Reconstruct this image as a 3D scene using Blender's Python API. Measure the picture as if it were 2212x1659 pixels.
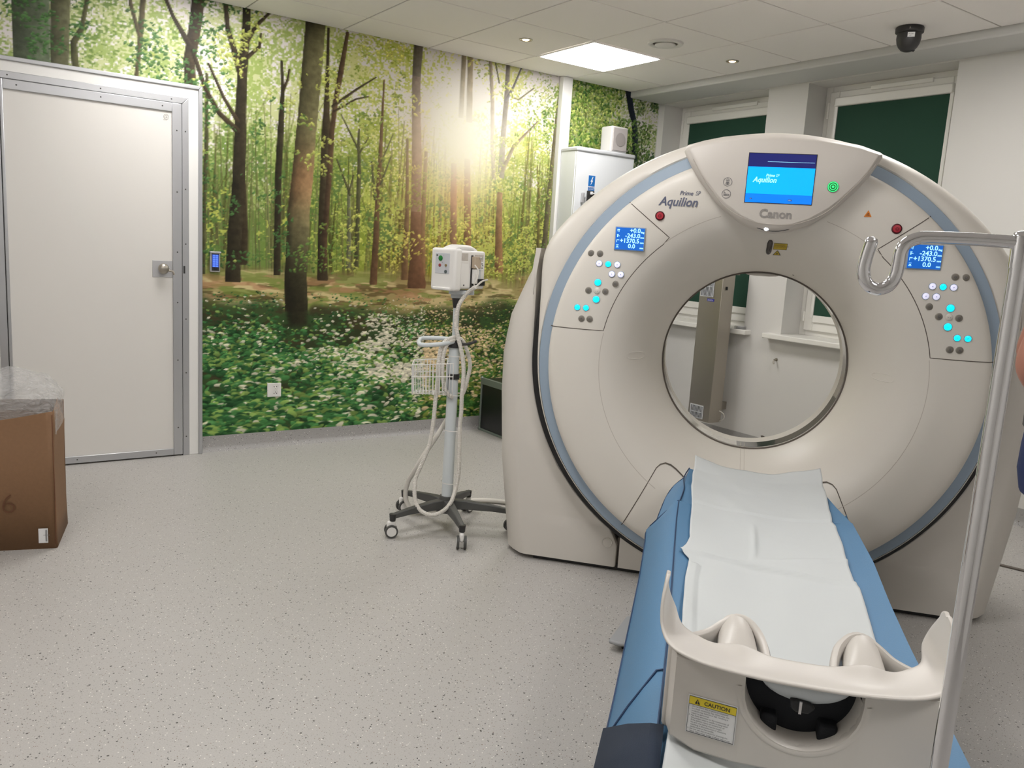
import bpy, bmesh, math, random
import numpy as np
from mathutils import Vector, Matrix
random.seed(7); np.random.seed(7)
SC = bpy.context.scene; COL = SC.collection
for o in list(bpy.data.objects): bpy.data.objects.remove(o)
PI = math.pi; R = math.radians

# ------------------------------------------------------------------ camera
CAMH = 1.385
yaw, pitch, roll = R(54.7528), R(9.2792), R(-3.5446)
f_ = Vector((math.cos(pitch)*math.cos(yaw), math.cos(pitch)*math.sin(yaw), -math.sin(pitch)))
r_ = Vector((math.sin(yaw), -math.cos(yaw), 0)); d_ = f_.cross(r_)
r2 = math.cos(roll)*r_ + math.sin(roll)*d_; d2 = -math.sin(roll)*r_ + math.cos(roll)*d_
cam = bpy.data.objects.new('camera', bpy.data.cameras.new('camera')); COL.objects.link(cam)
Mx = Matrix((r2, -d2, -f_)).transposed().to_4x4(); Mx.translation = (0, 0, CAMH); cam.matrix_world = Mx
cam.data.sensor_fit = 'HORIZONTAL'; cam.data.sensor_width = 36; cam.data.lens = 1770.34/2212*36
cam.data.clip_start = 0.05; cam.data.clip_end = 100
SC.camera = cam
# ------------------------------------------------------------------ world, exposure, lamp power
wd = bpy.data.worlds.new('world'); SC.world = wd; wd.use_nodes = True
wd.node_tree.nodes['Background'].inputs[0].default_value = (0.35, 0.5, 0.7, 1)
wd.node_tree.nodes['Background'].inputs[1].default_value = 0.6
SC.view_settings.view_transform = 'Standard'; SC.view_settings.look = 'None'
SC.view_settings.gamma = 1; SC.view_settings.use_curve_mapping = False
SC.view_settings.exposure = 0.0
PANEL = 22.0          # radiance of the ceiling light panels
PANEL_COL = (1.0, 0.975, 0.955)

# ------------------------------------------------------------------ helpers
def lin(c):
    return tuple(((v/255)/12.92 if v/255 <= .04045 else ((v/255+.055)/1.055)**2.4) for v in c)
def new_mat(name):
    m = bpy.data.materials.new(name); m.use_nodes = True
    return m, m.node_tree, m.node_tree.nodes['Principled BSDF']
def mat(name, col, rough=.5, metal=0, bump=0, scale=60, var=0, spec=.5, emit=0, ecol=None, coat=0, alpha=1):
    m, nt, p = new_mat(name); c = (*lin(col), 1)
    p.inputs['Base Color'].default_value = c; p.inputs['Roughness'].default_value = rough
    p.inputs['Metallic'].default_value = metal; p.inputs['Specular IOR Level'].default_value = spec
    if coat: p.inputs['Coat Weight'].default_value = coat
    tc = nt.nodes.new('ShaderNodeTexCoord'); nz = nt.nodes.new('ShaderNodeTexNoise')
    nz.inputs['Scale'].default_value = scale; nz.inputs['Detail'].default_value = 4
    nt.links.new(tc.outputs['Object'], nz.inputs['Vector'])
    if var:
        mx = nt.nodes.new('ShaderNodeMix'); mx.data_type = 'RGBA'
        mx.inputs[6].default_value = (*[v*(1-var) for v in c[:3]], 1); mx.inputs[7].default_value = (*[min(1, v*(1+var)) for v in c[:3]], 1)
        nt.links.new(nz.outputs['Fac'], mx.inputs[0]); nt.links.new(mx.outputs[2], p.inputs['Base Color'])
    if bump:
        b = nt.nodes.new('ShaderNodeBump'); b.inputs['Strength'].default_value = bump; b.inputs['Distance'].default_value = .002
        nt.links.new(nz.outputs['Fac'], b.inputs['Height']); nt.links.new(b.outputs['Normal'], p.inputs['Normal'])
    if emit:
        p.inputs['Emission Color'].default_value = (*(ecol or lin(col)), 1); p.inputs['Emission Strength'].default_value = emit
    return m

class MB:
    def __init__(s): s.v = []; s.f = []
    def add(s, vs, fs):
        k = len(s.v); s.v += [tuple(v) for v in vs]; s.f += [tuple(i+k for i in f) for f in fs]; return s
    def box(s, x0, x1, y0, y1, z0, z1):
        return s.add([(x, y, z) for x in (x0, x1) for y in (y0, y1) for z in (z0, z1)],
                     [(0,1,3,2),(4,6,7,5),(0,4,5,1),(2,3,7,6),(0,2,6,4),(1,5,7,3)])
    def obox(s, c, ax, ay, az, hx, hy, hz):
        c, ax, ay, az = map(Vector, (c, ax, ay, az)); ax.normalize(); ay.normalize(); az.normalize()
        return s.add([c+ax*hx*i+ay*hy*j+az*hz*k for i in (-1,1) for j in (-1,1) for k in (-1,1)],
                     [(0,1,3,2),(4,6,7,5),(0,4,5,1),(2,3,7,6),(0,2,6,4),(1,5,7,3)])
    def cyl(s, p0, p1, r0, r1=None, n=20, caps=True):
        r1 = r0 if r1 is None else r1
        return s.rings([(p0, r0), (p1, r1)], n, caps)
    def rings(s, prs, n=16, caps=True):      # list of (point, radius), straight or gently bent
        pts = [Vector(p) for p, r in prs]; base = len(s.v); up = None; vs = []
        for i, p in enumerate(pts):
            a = pts[max(i-1, 0)]; b = pts[min(i+1, len(pts)-1)]; t = (b-a)
            if t.length < 1e-9: t = Vector((0,0,1))
            t.normalize()
            if up is None:
                up = Vector((0,0,1)) if abs(t.z) < .9 else Vector((1,0,0))
            e1 = (up - t*up.dot(t)).normalized(); e2 = t.cross(e1); up = e1
            for k in range(n):
                an = 2*PI*k/n; vs.append(p + (e1*math.cos(an)+e2*math.sin(an))*prs[i][1])
        fs = []
        for i in range(len(pts)-1):
            for k in range(n):
                fs.append((i*n+k, i*n+(k+1) % n, (i+1)*n+(k+1) % n, (i+1)*n+k))
        if caps:
            fs.append(tuple(range(n))[::-1]); fs.append(tuple((len(pts)-1)*n+k for k in range(n)))
        return s.add(vs, fs)
    def tube(s, pts, r, n=10, step=.02, ridge=0, pitch_=.009, closed=False):
        P = spline(pts, step if not ridge else pitch_/2, closed)
        pr = []
        for i, p in enumerate(P):
            pr.append((p, r + (ridge if i % 2 else 0)))
        return s.rings(pr, n, not closed)
    def prism(s, poly, y0, y1, axis='y'):    # polygon (a,b) extruded along an axis
        def P(a, b, t): return (a, t, b) if axis == 'y' else ((t, a, b) if axis == 'x' else (a, b, t))
        n = len(poly)
        vs = [P(a, b, y0) for a, b in poly] + [P(a, b, y1) for a, b in poly]
        fs = [tuple(range(n)), tuple(range(2*n-1, n-1, -1))] + [(i, i+n, (i+1) % n+n, (i+1) % n) for i in range(n)]
        return s.add(vs, fs)
    def loft(s, loops, closed=True, cap0=False, cap1=False):
        n = len(loops[0]); vs = [p for l in loops for p in l]; fs = []
        m = n if closed else n-1
        for i in range(len(loops)-1):
            for k in range(m): fs.append((i*n+k, i*n+(k+1) % n, (i+1)*n+(k+1) % n, (i+1)*n+k))
        if cap0: fs.append(tuple(range(n))[::-1])
        if cap1: fs.append(tuple((len(loops)-1)*n+k for k in range(n)))
        return s.add(vs, fs)
    def lathe(s, prof, c=(0,0,0), axis='z', n=48, a0=0, a1=2*PI):   # prof (r, h)
        full = abs(a1-a0-2*PI) < 1e-6; m = n if full else n+1; loops = []
        for r, h in prof:
            L = []
            for k in range(m):
                a = a0+(a1-a0)*k/n; x, y = r*math.cos(a), r*math.sin(a)
                L.append((c[0]+x, c[1]+y, c[2]+h) if axis == 'z' else ((c[0]+x, c[1]+h, c[2]+y) if axis == 'y' else (c[0]+h, c[1]+x, c[2]+y)))
            loops.append(L)
        return s.loft(loops, closed=full)
    def grid(s, fn, nu, nv):
        vs = [fn(i/nu, j/nv) for i in range(nu+1) for j in range(nv+1)]
        fs = [(i*(nv+1)+j, (i+1)*(nv+1)+j, (i+1)*(nv+1)+j+1, i*(nv+1)+j+1) for i in range(nu) for j in range(nv)]
        return s.add(vs, fs)

def spline(pts, step=.02, closed=False):
    P = [Vector(p) for p in pts]; out = []; n = len(P)
    seg = range(n if closed else n-1)
    for i in seg:
        if closed: a, b, c, d = P[(i-1) % n], P[i], P[(i+1) % n], P[(i+2) % n]
        else: a, b, c, d = P[max(i-1, 0)], P[i], P[i+1], P[min(i+2, n-1)]
        k = max(1, int(round((c-b).length/step)))
        for j in range(k):
            t = j/k
            out.append(.5*((2*b)+(c-a)*t+(2*a-5*b+4*c-d)*t*t+(3*b-a-3*c+d)*t**3))
    out.append(P[0].copy() if closed else P[-1].copy())
    return out

# gantry frame: x to the right along the scanner face, y away from the camera, origin on the floor under the bore
GA = R(-48.707)
GU = Vector((math.cos(GA), math.sin(GA), 0)); GN = Vector((-math.sin(GA), math.cos(GA), 0))
GO = GU*.187 + GN*3.36
def G(x, y, z=0): return GO + GU*x + GN*y + Vector((0, 0, z))
OFF = {}
def props(o, label=None, cat=None, group=None, kind=None):
    if label: o['label'] = label
    if cat: o['category'] = cat
    if group: o['group'] = group
    if kind: o['kind'] = kind
def thing(name, label, cat, org=(0,0,0), frame='w', group=None, kind=None):
    o = bpy.data.objects.new(name, None); COL.objects.link(o); o.empty_display_size = .1
    if frame == 'g': o.location = G(*org); o.rotation_euler = (0, 0, GA)
    else: o.location = org
    OFF[o.name] = Vector(org); props(o, label, cat, group, kind); return o
def obj(name, mb, m, parent=None, frame='w', smooth=None, bev=0, org=None, label=None, cat=None, group=None, kind=None, solid=0, sub=0, segs=2):
    me = bpy.data.meshes.new(name)
    if parent is not None: off = OFF[parent.name]
    else: off = Vector(org) if org is not None else Vector((0,0,0))
    me.from_pydata([tuple(Vector(v)-off) for v in mb.v], [], mb.f); me.update()
    bm = bmesh.new(); bm.from_mesh(me); bmesh.ops.recalc_face_normals(bm, faces=bm.faces); bm.to_mesh(me); bm.free()
    if smooth is not None:
        for p in me.polygons: p.use_smooth = True
        if smooth < 179: me.set_sharp_from_angle(angle=R(smooth))
    me.materials.append(m)
    o = bpy.data.objects.new(name, me); COL.objects.link(o)
    if parent is not None: o.parent = parent
    else:
        if frame == 'g': o.location = G(*off); o.rotation_euler = (0, 0, GA)
        else: o.location = off
    OFF[o.name] = off
    if solid:
        md = o.modifiers.new('solid', 'SOLIDIFY'); md.thickness = abs(solid); md.offset = -1 if solid > 0 else 1
    if sub:
        md = o.modifiers.new('sub', 'SUBSURF'); md.levels = sub; md.render_levels = sub
    if bev:
        md = o.modifiers.new('bev', 'BEVEL'); md.width = bev; md.segments = segs; md.limit_method = 'ANGLE'; md.angle_limit = R(35)
        for p in me.polygons: p.use_smooth = True
        me.set_sharp_from_angle(angle=R(60))
    props(o, label, cat, group, kind); return o
def text(name, s, size, loc, m, parent, ax=(1,0,0), up=(0,0,1), shear=0, bold=0, align='LEFT', sx=1, spacing=1, line=1):
    """flat lettering as a mesh; ax = reading direction, up = letter up, in the frame of the parent"""
    cu = bpy.data.curves.new('t', 'FONT'); cu.body = s; cu.size = size; cu.shear = shear; cu.offset = bold
    cu.align_x = align; cu.space_character = spacing; cu.space_line = line; cu.resolution_u = 3
    t = bpy.data.objects.new('t', cu); COL.objects.link(t)
    dg = bpy.context.evaluated_depsgraph_get(); me = bpy.data.meshes.new_from_object(t.evaluated_get(dg))
    bpy.data.objects.remove(t); bpy.data.curves.remove(cu)
    A = Vector(ax).normalized(); U = Vector(up).normalized(); off = OFF[parent.name]
    L = Vector(loc)-off
    for v in me.vertices: v.co = L + A*v.co.x*sx + U*v.co.y
    me.name = name; me.materials.clear(); me.materials.append(m)
    o = bpy.data.objects.new(name, me); COL.objects.link(o); o.parent = parent; OFF[o.name] = off
    return o

# ------------------------------------------------------------------ materials
M = {}
M['wall'] = mat('wall_paint', (214,212,208), .75, bump=.15, scale=90)
M['wallgrey'] = mat('soffit_paint', (206,206,204), .8, bump=.15, scale=90)
M['ceil'] = mat('ceiling_tile', (247,243,240), .9, bump=.35, scale=400, var=.03)
M['grid'] = mat('ceiling_grid', (176,171,164), .8)
M['white'] = mat('white_plastic', (228,226,222), .4)
M['pvc'] = mat('window_pvc', (232,230,224), .3)
M['gantry'] = mat('gantry_shell', (220,215,206), .42, bump=.05, scale=500)
M['gantry_side'] = mat('gantry_side_shell', (209,204,196), .45, bump=.05, scale=500)
M['canopy'] = mat('canopy_shell', (208,202,194), .42)
M['band'] = mat('blue_grey_band', (148,165,182), .4)
M['black'] = mat('black_rubber', (22,22,24), .5)
M['seam'] = mat('dark_seam', (92,84,76), .7)
M['seam_l'] = mat('light_seam', (188,180,170), .7)
M['dark'] = mat('dark_plastic', (45,44,44), .45)
M['lens'] = mat('smoked_window', (60,55,55), .15)
M['chrome'] = mat('chrome', (225,225,228), .06, metal=1)
M['steel'] = mat('brushed_steel', (176,170,160), .38, metal=1, bump=.1, scale=200)
M['alu'] = mat('aluminium', (196,197,200), .38, metal=.85, bump=.05, scale=300)
M['alu2'] = mat('aluminium_dull', (190,190,192), .5, metal=.5)
M['bluepad'] = mat('blue_upholstery', (84,128,165), .5, bump=.25, scale=350, var=.05)
M['navy'] = mat('navy_fabric', (24,38,58), .8, bump=.3, scale=300)
M['navyseam'] = mat('navy_piping', (32,58,92), .6)
M['blackfab'] = mat('black_fabric', (24,26,32), .85, bump=.3, scale=400, var=.2)
M['paper'] = mat('paper_sheet', (200,204,204), .8, bump=.8, scale=14)
M['arm'] = mat('armrest_plastic', (204,199,192), .38)
M['greyshell'] = mat('pale_grey_shell', (190,194,196), .4)
M['lcd'] = mat('blue_lcd', (20,90,180), .2, emit=.75, ecol=lin((22,88,176)))
M['lcdtext'] = mat('lcd_text', (150,225,255), .4, emit=.9, ecol=lin((170,230,255)))
M['scr_dark'] = mat('screen_navy', (30,35,95), .2, emit=.7, ecol=lin((32,36,100)))
M['scr_blue'] = mat('screen_blue', (0,150,250), .2, emit=1.0, ecol=lin((10,160,255)))
M['scr_low'] = mat('screen_deep_blue', (0,110,220), .2, emit=.95, ecol=lin((15,110,225)))
M['cyan'] = mat('cyan_lit', (0,215,245), .3, emit=1.1, ecol=lin((0,220,250)))
M['btnwhite'] = mat('white_lit', (225,225,250), .3, emit=.55, ecol=lin((225,225,250)))
M['btngrey'] = mat('grey_button', (120,115,106), .5)
M['btnring'] = mat('button_ring', (150,144,136), .5)
M['icon'] = mat('icon_print', (84,84,96), .5)
M['iconb'] = mat('icon_blue', (70,80,150), .5)
M['red'] = mat('red_button', (176,44,58), .4)
M['darkred'] = mat('dark_red_ring', (82,22,30), .5)
M['green_led'] = mat('green_led', (60,230,120), .3, emit=1.1, ecol=lin((60,235,130)))
M['green_dark'] = mat('green_dark', (20,110,55), .4)
M['logo'] = mat('logo_slate', (98,102,122), .5)
M['logo_grey'] = mat('logo_grey', (146,142,138), .5)
M['yellow'] = mat('yellow_label', (222,200,50), .5)
M['olive'] = mat('laser_label', (186,160,40), .5)
M['orange'] = mat('orange_label', (222,130,40), .5)
M['label'] = mat('white_label', (228,228,228), .5)
M['print'] = mat('black_print', (40,40,42), .6)
M['printgrey'] = mat('grey_print', (80,80,84), .6)
M['whiteled'] = mat('white_led', (240,245,255), .3, emit=3)
M['doorpanel'] = mat('door_panel', (222,219,214), .35, bump=.02)
M['doorwhite'] = mat('door_casing', (232,231,228), .4)
M['blind'] = mat('green_blind', (28,66,50), .85, bump=.2, scale=500)
M['cabinet'] = mat('cabinet_enamel', (222,225,228), .35)
M['cabtrim'] = mat('cabinet_trim', (196,198,202), .4)
M['speaker'] = mat('speaker_case', (208,206,204), .5)
M['mesh'] = mat('speaker_grille', (176,170,168), .6, bump=.6, scale=500)
M['bluelabel'] = mat('blue_label', (20,104,178), .5)
M['bluelabel2'] = mat('blue_violet_label', (50,52,140), .5)
M['plasticgrey'] = mat('charcoal_plastic', (74,74,72), .5)
M['pole'] = mat('pole_enamel', (206,212,214), .35)
M['hose'] = mat('hose_white', (214,210,202), .5)
M['card'] = mat('cardboard', (128,96,68), .8, bump=.2, scale=90, var=.08)
M['card_in'] = mat('cardboard_edge', (112,72,50), .85)
M['ink'] = mat('box_print', (98,62,40), .8)
M['casepanel'] = mat('flight_case_panel', (26,28,28), .35)
M['casetrim'] = mat('flight_case_trim', (122,132,124), .4, metal=.3)
M['skin'] = mat('skin', (168,116,98), .55, var=.05)
M['cloth_blue'] = mat('blue_scrubs', (38,64,120), .85, bump=.3, scale=200)
M['cloth_dark'] = mat('dark_trousers', (30,44,86), .85, bump=.3, scale=200)
M['hair'] = mat('dark_hair', (48,36,30), .7, bump=.8, scale=150)
M['panel'] = mat('light_panel', (255,255,255), .5, emit=PANEL, ecol=PANEL_COL)
M['bulb'] = mat('warm_bulb', (255,230,190), .4, emit=14, ecol=(1, .72, .42))
M['redbulb'] = mat('dial_red', (150,60,60), .4); M['brownb'] = mat('dial_brown', (130,110,70), .4)
M['greenb'] = mat('dial_green', (22,120,45), .35); M['greyb'] = mat('dial_grey', (80,90,92), .4)
M['vent'] = mat('vent_slots', (196,194,190), .6); M['tan'] = mat('connector_beige', (176,160,140), .5)
M['pedal'] = mat('pedal_grey', (160,162,164), .5); M['floorstrip'] = mat('floor_duct', (100,92,84), .6)
M['keylit'] = mat('keypad_lit', (90,130,230), .3, emit=.6, ecol=lin((90,130,235)))

def glass(name, col, rough, alpha_like):
    m, nt, p = new_mat(name)
    p.inputs['Base Color'].default_value = (*lin(col), 1); p.inputs['Roughness'].default_value = rough
    tr = nt.nodes.new('ShaderNodeBsdfTransparent'); mx = nt.nodes.new('ShaderNodeMixShader'); mx.inputs[0].default_value = alpha_like
    out = nt.nodes['Material Output']
    nt.links.new(tr.outputs[0], mx.inputs[1]); nt.links.new(p.outputs[0], mx.inputs[2]); nt.links.new(mx.outputs[0], out.inputs[0])
    nz = nt.nodes.new('ShaderNodeTexNoise'); nz.inputs['Scale'].default_value = 14 if 'film' in name else .5; nz.inputs['Detail'].default_value = 6; nz.inputs['Distortion'].default_value = 1.2
    b = nt.nodes.new('ShaderNodeBump'); b.inputs['Strength'].default_value = .9 if 'film' in name else .02; b.inputs['Distance'].default_value = .03
    nt.links.new(nz.outputs['Fac'], b.inputs['Height']); nt.links.new(b.outputs['Normal'], p.inputs['Normal'])
    return m
M['film'] = glass('clear_film', (240,240,240), .07, .30)
M['pane'] = glass('window_glass', (200,215,225), .03, .3)

def vinyl(name, base, k=1.0):
    m, nt, p = new_mat(name); tc = nt.nodes.new('ShaderNodeTexCoord'); L = nt.links.new
    def N(t, **kw):
        n = nt.nodes.new(t)
        for a, b in kw.items(): n.inputs[a].default_value = b
        return n
    def specks(scale, thr, seed):
        mp = nt.nodes.new('ShaderNodeMapping'); mp.inputs['Location'].default_value = (seed, seed*2, 0)
        L(tc.outputs['Object'], mp.inputs[0])
        v = nt.nodes.new('ShaderNodeTexVoronoi'); v.inputs['Scale'].default_value = scale; L(mp.outputs[0], v.inputs['Vector'])
        sp = nt.nodes.new('ShaderNodeSeparateColor'); L(v.outputs['Color'], sp.inputs[0])
        a = nt.nodes.new('ShaderNodeMath'); a.operation = 'LESS_THAN'; a.inputs[1].default_value = thr; L(sp.outputs[0], a.inputs[0])
        d = nt.nodes.new('ShaderNodeMath'); d.operation = 'LESS_THAN'; d.inputs[1].default_value = .33; L(v.outputs['Distance'], d.inputs[0])
        g = nt.nodes.new('ShaderNodeMath'); g.operation = 'MULTIPLY'; L(a.outputs[0], g.inputs[0]); L(d.outputs[0], g.inputs[1]); return g
    cur = None
    nz = N('ShaderNodeTexNoise', Scale=260, Detail=3); L(tc.outputs['Object'], nz.inputs['Vector'])
    rp = nt.nodes.new('ShaderNodeMix'); rp.data_type = 'RGBA'; L(nz.outputs['Fac'], rp.inputs[0])
    rp.inputs[6].default_value = (*lin([c*.90 for c in base]), 1); rp.inputs[7].default_value = (*lin([min(255, c*1.08) for c in base]), 1)
    cur = rp.outputs[2]
    for scale, thr, seed, col in ((170, .06, 3, (228,225,218)), (190, .16, 11, (150,146,141)), (150, .055, 5, (70,68,66)), (230, .04, 23, (120,96,80)), (95, .02, 31, (84,80,76))):
        g = specks(scale, thr, seed); mx = nt.nodes.new('ShaderNodeMix'); mx.data_type = 'RGBA'
        L(g.outputs[0], mx.inputs[0]); L(cur, mx.inputs[6]); mx.inputs[7].default_value = (*lin(col), 1); cur = mx.outputs[2]
    L(cur, p.inputs['Base Color']); p.inputs['Roughness'].default_value = .42; p.inputs['Specular IOR Level'].default_value = .35
    return m
M['floor'] = vinyl('speckled_vinyl', (181,178,174))
M['cove'] = vinyl('speckled_vinyl_cove', (160,158,156))

# ------------------------------------------------------------------ room shell
X0, X1, Y0, Y1, ZC = -1.45, 5.06, -1.9, 5.25, 2.715
def struct(name, mb, m, label, **kw): return obj(name, mb, m, kind='structure', label=label, **kw)
struct('floor', MB().box(X0-.1, 5.4, Y0-.1, Y1+.1, -.05, 0), M['floor'], 'light grey speckled vinyl floor')
WL = thing('wall_left', 'long wall covered with a forest photo wallpaper', None, kind='structure')
obj('wall_surface', MB().box(X0-.1, 5.45, Y1+.004, Y1+.15, 0, 2.9), M['wall'], WL)
struct('wall_front', MB().box(X0-.15, X0, Y0-.1, Y1, 0, 2.9), M['wall'], 'plain white wall behind the camera, out of view')
struct('wall_right', MB().box(X0, 5.4, Y0-.15, Y0, 0, 2.9), M['wall'], 'plain white side wall, out of view on the right')
NX = 5.27   # depth of the window niches
wb = MB()
wb.box(X1, 5.45, Y0, Y1, 0, .885)                       # below the sills
wb.box(X1, 5.45, 5.195, Y1, .885, 2.9)                  # corner pier
wb.box(X1, 5.45, 3.79, 4.13, .885, 2.9)                 # pier between the windows
wb.box(X1, 5.45, Y0, 2.748, .885, 2.9)                  # plain wall on the right
wb.box(X1, 5.45, 4.13, 5.195, 2.66, 2.9); wb.box(X1, 5.45, 2.748, 3.79, 2.66, 2.9)
struct('wall_back', wb, M['wall'], 'white wall with two window niches behind the scanner', smooth=30)
struct('trim_2', MB().box(4.713, 5.45, Y0, Y1, 2.668, 2.9), M['wallgrey'], 'lowered white soffit along the window wall', bev=.01)
struct('trim_1', MB().box(3.977, 4.07, 5.195, 5.25, .09, 2.714), M['doorwhite'], 'vertical white cable duct dividing the forest wallpaper', bev=.006)
CE = thing('ceiling', 'suspended ceiling of pale square mineral tiles', None, (0,0,ZC), kind='structure')
obj('ceiling_slab', MB().box(X0-.1, 4.713, Y0-.1, Y1+.1, ZC+.006, ZC+.15), M['grid'], CE)
xe = [4.711, 4.086, 3.461, 2.836, 2.211, 1.586, .961, .336, -.289, -.914, X0]
ye = [Y1, 4.86, 4.235, 3.61, 2.985, 2.36, 1.735, 1.11, .485, -.14, -.765, -1.39, Y0]
LIGHTS = [(3.461, 4.235), (3.461, 1.735), (.961, 4.235), (.961, 1.735), (.961, -.765), (-.914, 1.735)]  # last panel is an added, unseen fill light for the scanner front
tmesh = {}
for i in range(len(xe)-1):
    for j in range(len(ye)-1):
        a, b, c, d = xe[i+1], xe[i], ye[j+1], ye[j]
        if any(abs(a-l[0]) < .01 and abs(c-l[1]) < .01 for l in LIGHTS): continue
        key = (round(b-a, 3), round(d-c, 3)); g = .005
        if key not in tmesh:
            w, h = (b-a)/2-g, (d-c)/2-g
            o = obj('tile', MB().loft([[(-w,-h,.006),(w,-h,.006),(w,h,.006),(-w,h,.006)], [(-w,-h,.002),(w,-h,.002),(w,h,.002),(-w,h,.002)], [(-w+.003,-h+.003,0),(w-.003,-h+.003,0),(w-.003,h-.003,0),(-w+.003,h-.003,0)]], cap0=True, cap1=True), M['ceil'])
            tmesh[key] = o.data
        else:
            o = bpy.data.objects.new('tile', tmesh[key]); COL.objects.link(o)
        o.parent = CE; o.location = ((a+b)/2, (c+d)/2, 0)
# coved skirting
def cove(name, p0, p1, inward, label):
    p0, p1, n = Vector(p0), Vector(p1), Vector(inward); prof = [(0, .098), (.004, .098), (.005, .03), (.012, .012), (.032, .002), (.034, 0)]
    struct(name, MB().loft([[p + n*a + Vector((0,0,b)) for a, b in prof] for p in (p0, p1)], closed=False), M['cove'], label, smooth=60)
cove('baseboard_left', (1.32, Y1, 0), (X1, Y1, 0), (0,-1,0), 'grey speckled coved skirting under the forest wallpaper')
cove('baseboard_back', (X1, Y0, 0), (X1, Y1, 0), (-1,0,0), 'grey speckled coved skirting along the window wall')

# ------------------------------------------------------------------ forest wallpaper (flat print as a colour attribute)
def build_mural():
    rng = np.random.RandomState(5)
    MX0, MX1, MZ0, MZ1 = -.75, 5.06, .095, ZC+.004
    NXp, NZp = 970, 600
    xs = np.linspace(MX0, MX1, NXp); zs = np.linspace(MZ0, MZ1, NZp)
    XX, ZZ = np.meshgrid(xs, zs)
    def vn(sx, sz, seed):                       # value noise with cell size sx, sz metres
        r = np.random.RandomState(seed); gx = int((MX1-MX0)/sx)+3; gz = int((MZ1-MZ0)/sz)+3
        g = r.rand(gz, gx); u = (XX-MX0)/sx; v = (ZZ-MZ0)/sz; iu = u.astype(int); iv = v.astype(int); fu = u-iu; fv = v-iv
        fu = fu*fu*(3-2*fu); fv = fv*fv*(3-2*fv)
        return (g[iv,iu]*(1-fu)+g[iv,iu+1]*fu)*(1-fv)+(g[iv+1,iu]*(1-fu)+g[iv+1,iu+1]*fu)*fv
    def fbm(s, seed, oct=4, asp=1):
        t = 0; a = 1; w = 0
        for k in range(oct): t = t+vn(s*asp/2**k, s/2**k, seed+k)*a; w += a; a *= .6
        return t/w
    ss = lambda a, b, x: np.clip((x-a)/(b-a), 0, 1)**2*(3-2*np.clip((x-a)/(b-a), 0, 1))
    img = np.zeros((NZp, NXp, 3)); sky = np.array([222,216,214.])
    img[:] = sky
    def blend(mask, col):
        nonlocal img
        col = np.array(col, float); img = img*(1-mask[...,None])+col*mask[...,None]
    glow = np.exp(-(((XX-3.12)/.42)**2+((ZZ-2.15)/.42)**2))
    yel = np.exp(-((XX-2.95)/.75)**2)
    # far foliage haze
    n1 = fbm(.35, 1, 6); n2 = fbm(.12, 20, 5); n3 = fbm(.028, 40, 3)
    dens = .04+.54*ss(2.55, 1.2, ZZ)-.35*glow
    for k, (c, off) in enumerate([((186,196,128), .05), ((150,172,92), -.01), ((112,140,70), -.09)]):
        nn = fbm(.3, 60+10*k, 6)*.55+fbm(.06, 63+10*k, 4)*.3+vn(.012, .010, 90+k)*.32
        m = ss(.62-dens*.45-off, .70-dens*.45-off, nn)*(.75 if k == 0 else .8)
        cc = np.array(c, float)[None,None]+(np.array([40,26,-28.])*yel[...,None])
        img = img*(1-m[...,None])+cc*m[...,None]
    # background stems
    def stroke(pts, col, alpha=1., shade=True, bark=0.):
        nonlocal img
        for (xa, za, wa), (xb, zb, wb_) in zip(pts[:-1], pts[1:]):
            pad = max(wa, wb_)*.6+.01
            i0, i1 = np.searchsorted(xs, [min(xa, xb)-pad, max(xa, xb)+pad]); j0, j1 = np.searchsorted(zs, [min(za, zb)-pad*.3, max(za, zb)+pad*.3])
            if i1 <= i0 or j1 <= j0: continue
            x = XX[j0:j1, i0:i1]; z = ZZ[j0:j1, i0:i1]; dx, dz = xb-xa, zb-za; L2 = dx*dx+dz*dz+1e-9
            t = np.clip(((x-xa)*dx+(z-za)*dz)/L2, 0, 1); w = (wa+(wb_-wa)*t)/2
            sd = ((x-xa-dx*t)*dz-(z-za-dz*t)*dx)/math.sqrt(L2); d = np.hypot(x-xa-dx*t, z-za-dz*t)
            m = np.clip((w-d)/.004+.6, 0, 1)*alpha
            e = np.clip(sd/np.maximum(w, .003), -1, 1)*(1 if dz >= 0 else -1)
            sh = (1+.22*e) if shade else np.ones_like(e)
            if bark: sh = sh*(1+bark*(n3[j0:j1, i0:i1]-.5)+bark*.8*(n2[j0:j1, i0:i1]-.5))
            c = np.array(col, float)[None,None]*sh[...,None]
            img[j0:j1, i0:i1] = img[j0:j1, i0:i1]*(1-m[...,None])+c*m[...,None]
    for k in range(230):
        x = rng.uniform(1.3, 4.0); top = rng.uniform(1.45, 2.3); w = rng.uniform(.006, .024); l = rng.uniform(-.06, .06)
        c = np.array([96,96,56.])+rng.uniform(-22, 30)+np.array([35,8,0])*math.exp(-((x-3.1)/.5)**2)
        stroke([(x, 1.02, w), (x+l*.4+rng.uniform(-.01,.01), (top+1)/2, w*.85), (x+l, top, w*.3)], c, rng.uniform(.35, .8))
        if rng.rand() < .6:
            zb = rng.uniform(1.4, top); s = rng.choice([-1, 1])
            stroke([(x+l*.6, zb-.12, w*.5), (x+l+s*rng.uniform(.05,.15), zb+rng.uniform(.05,.2), .004)], c, .6)
    def leafnoise(thr, col, seed, zlo, zhi, xr=(-9,9), soft=.06, a=.85, big=.22):
        n = fbm(big, seed, 4)*.5+vn(.045,.035,seed+9)*.22+vn(.013,.010,seed+11)*.33
        m = ss(thr, thr+soft, n)*ss(zlo, zlo+.15, ZZ)*(1-ss(zhi-.15, zhi, ZZ))*a
        m = m*ss(xr[0], xr[0]+.15, XX)*(1-ss(xr[1]-.15, xr[1], XX)); blend(m, col)
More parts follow.
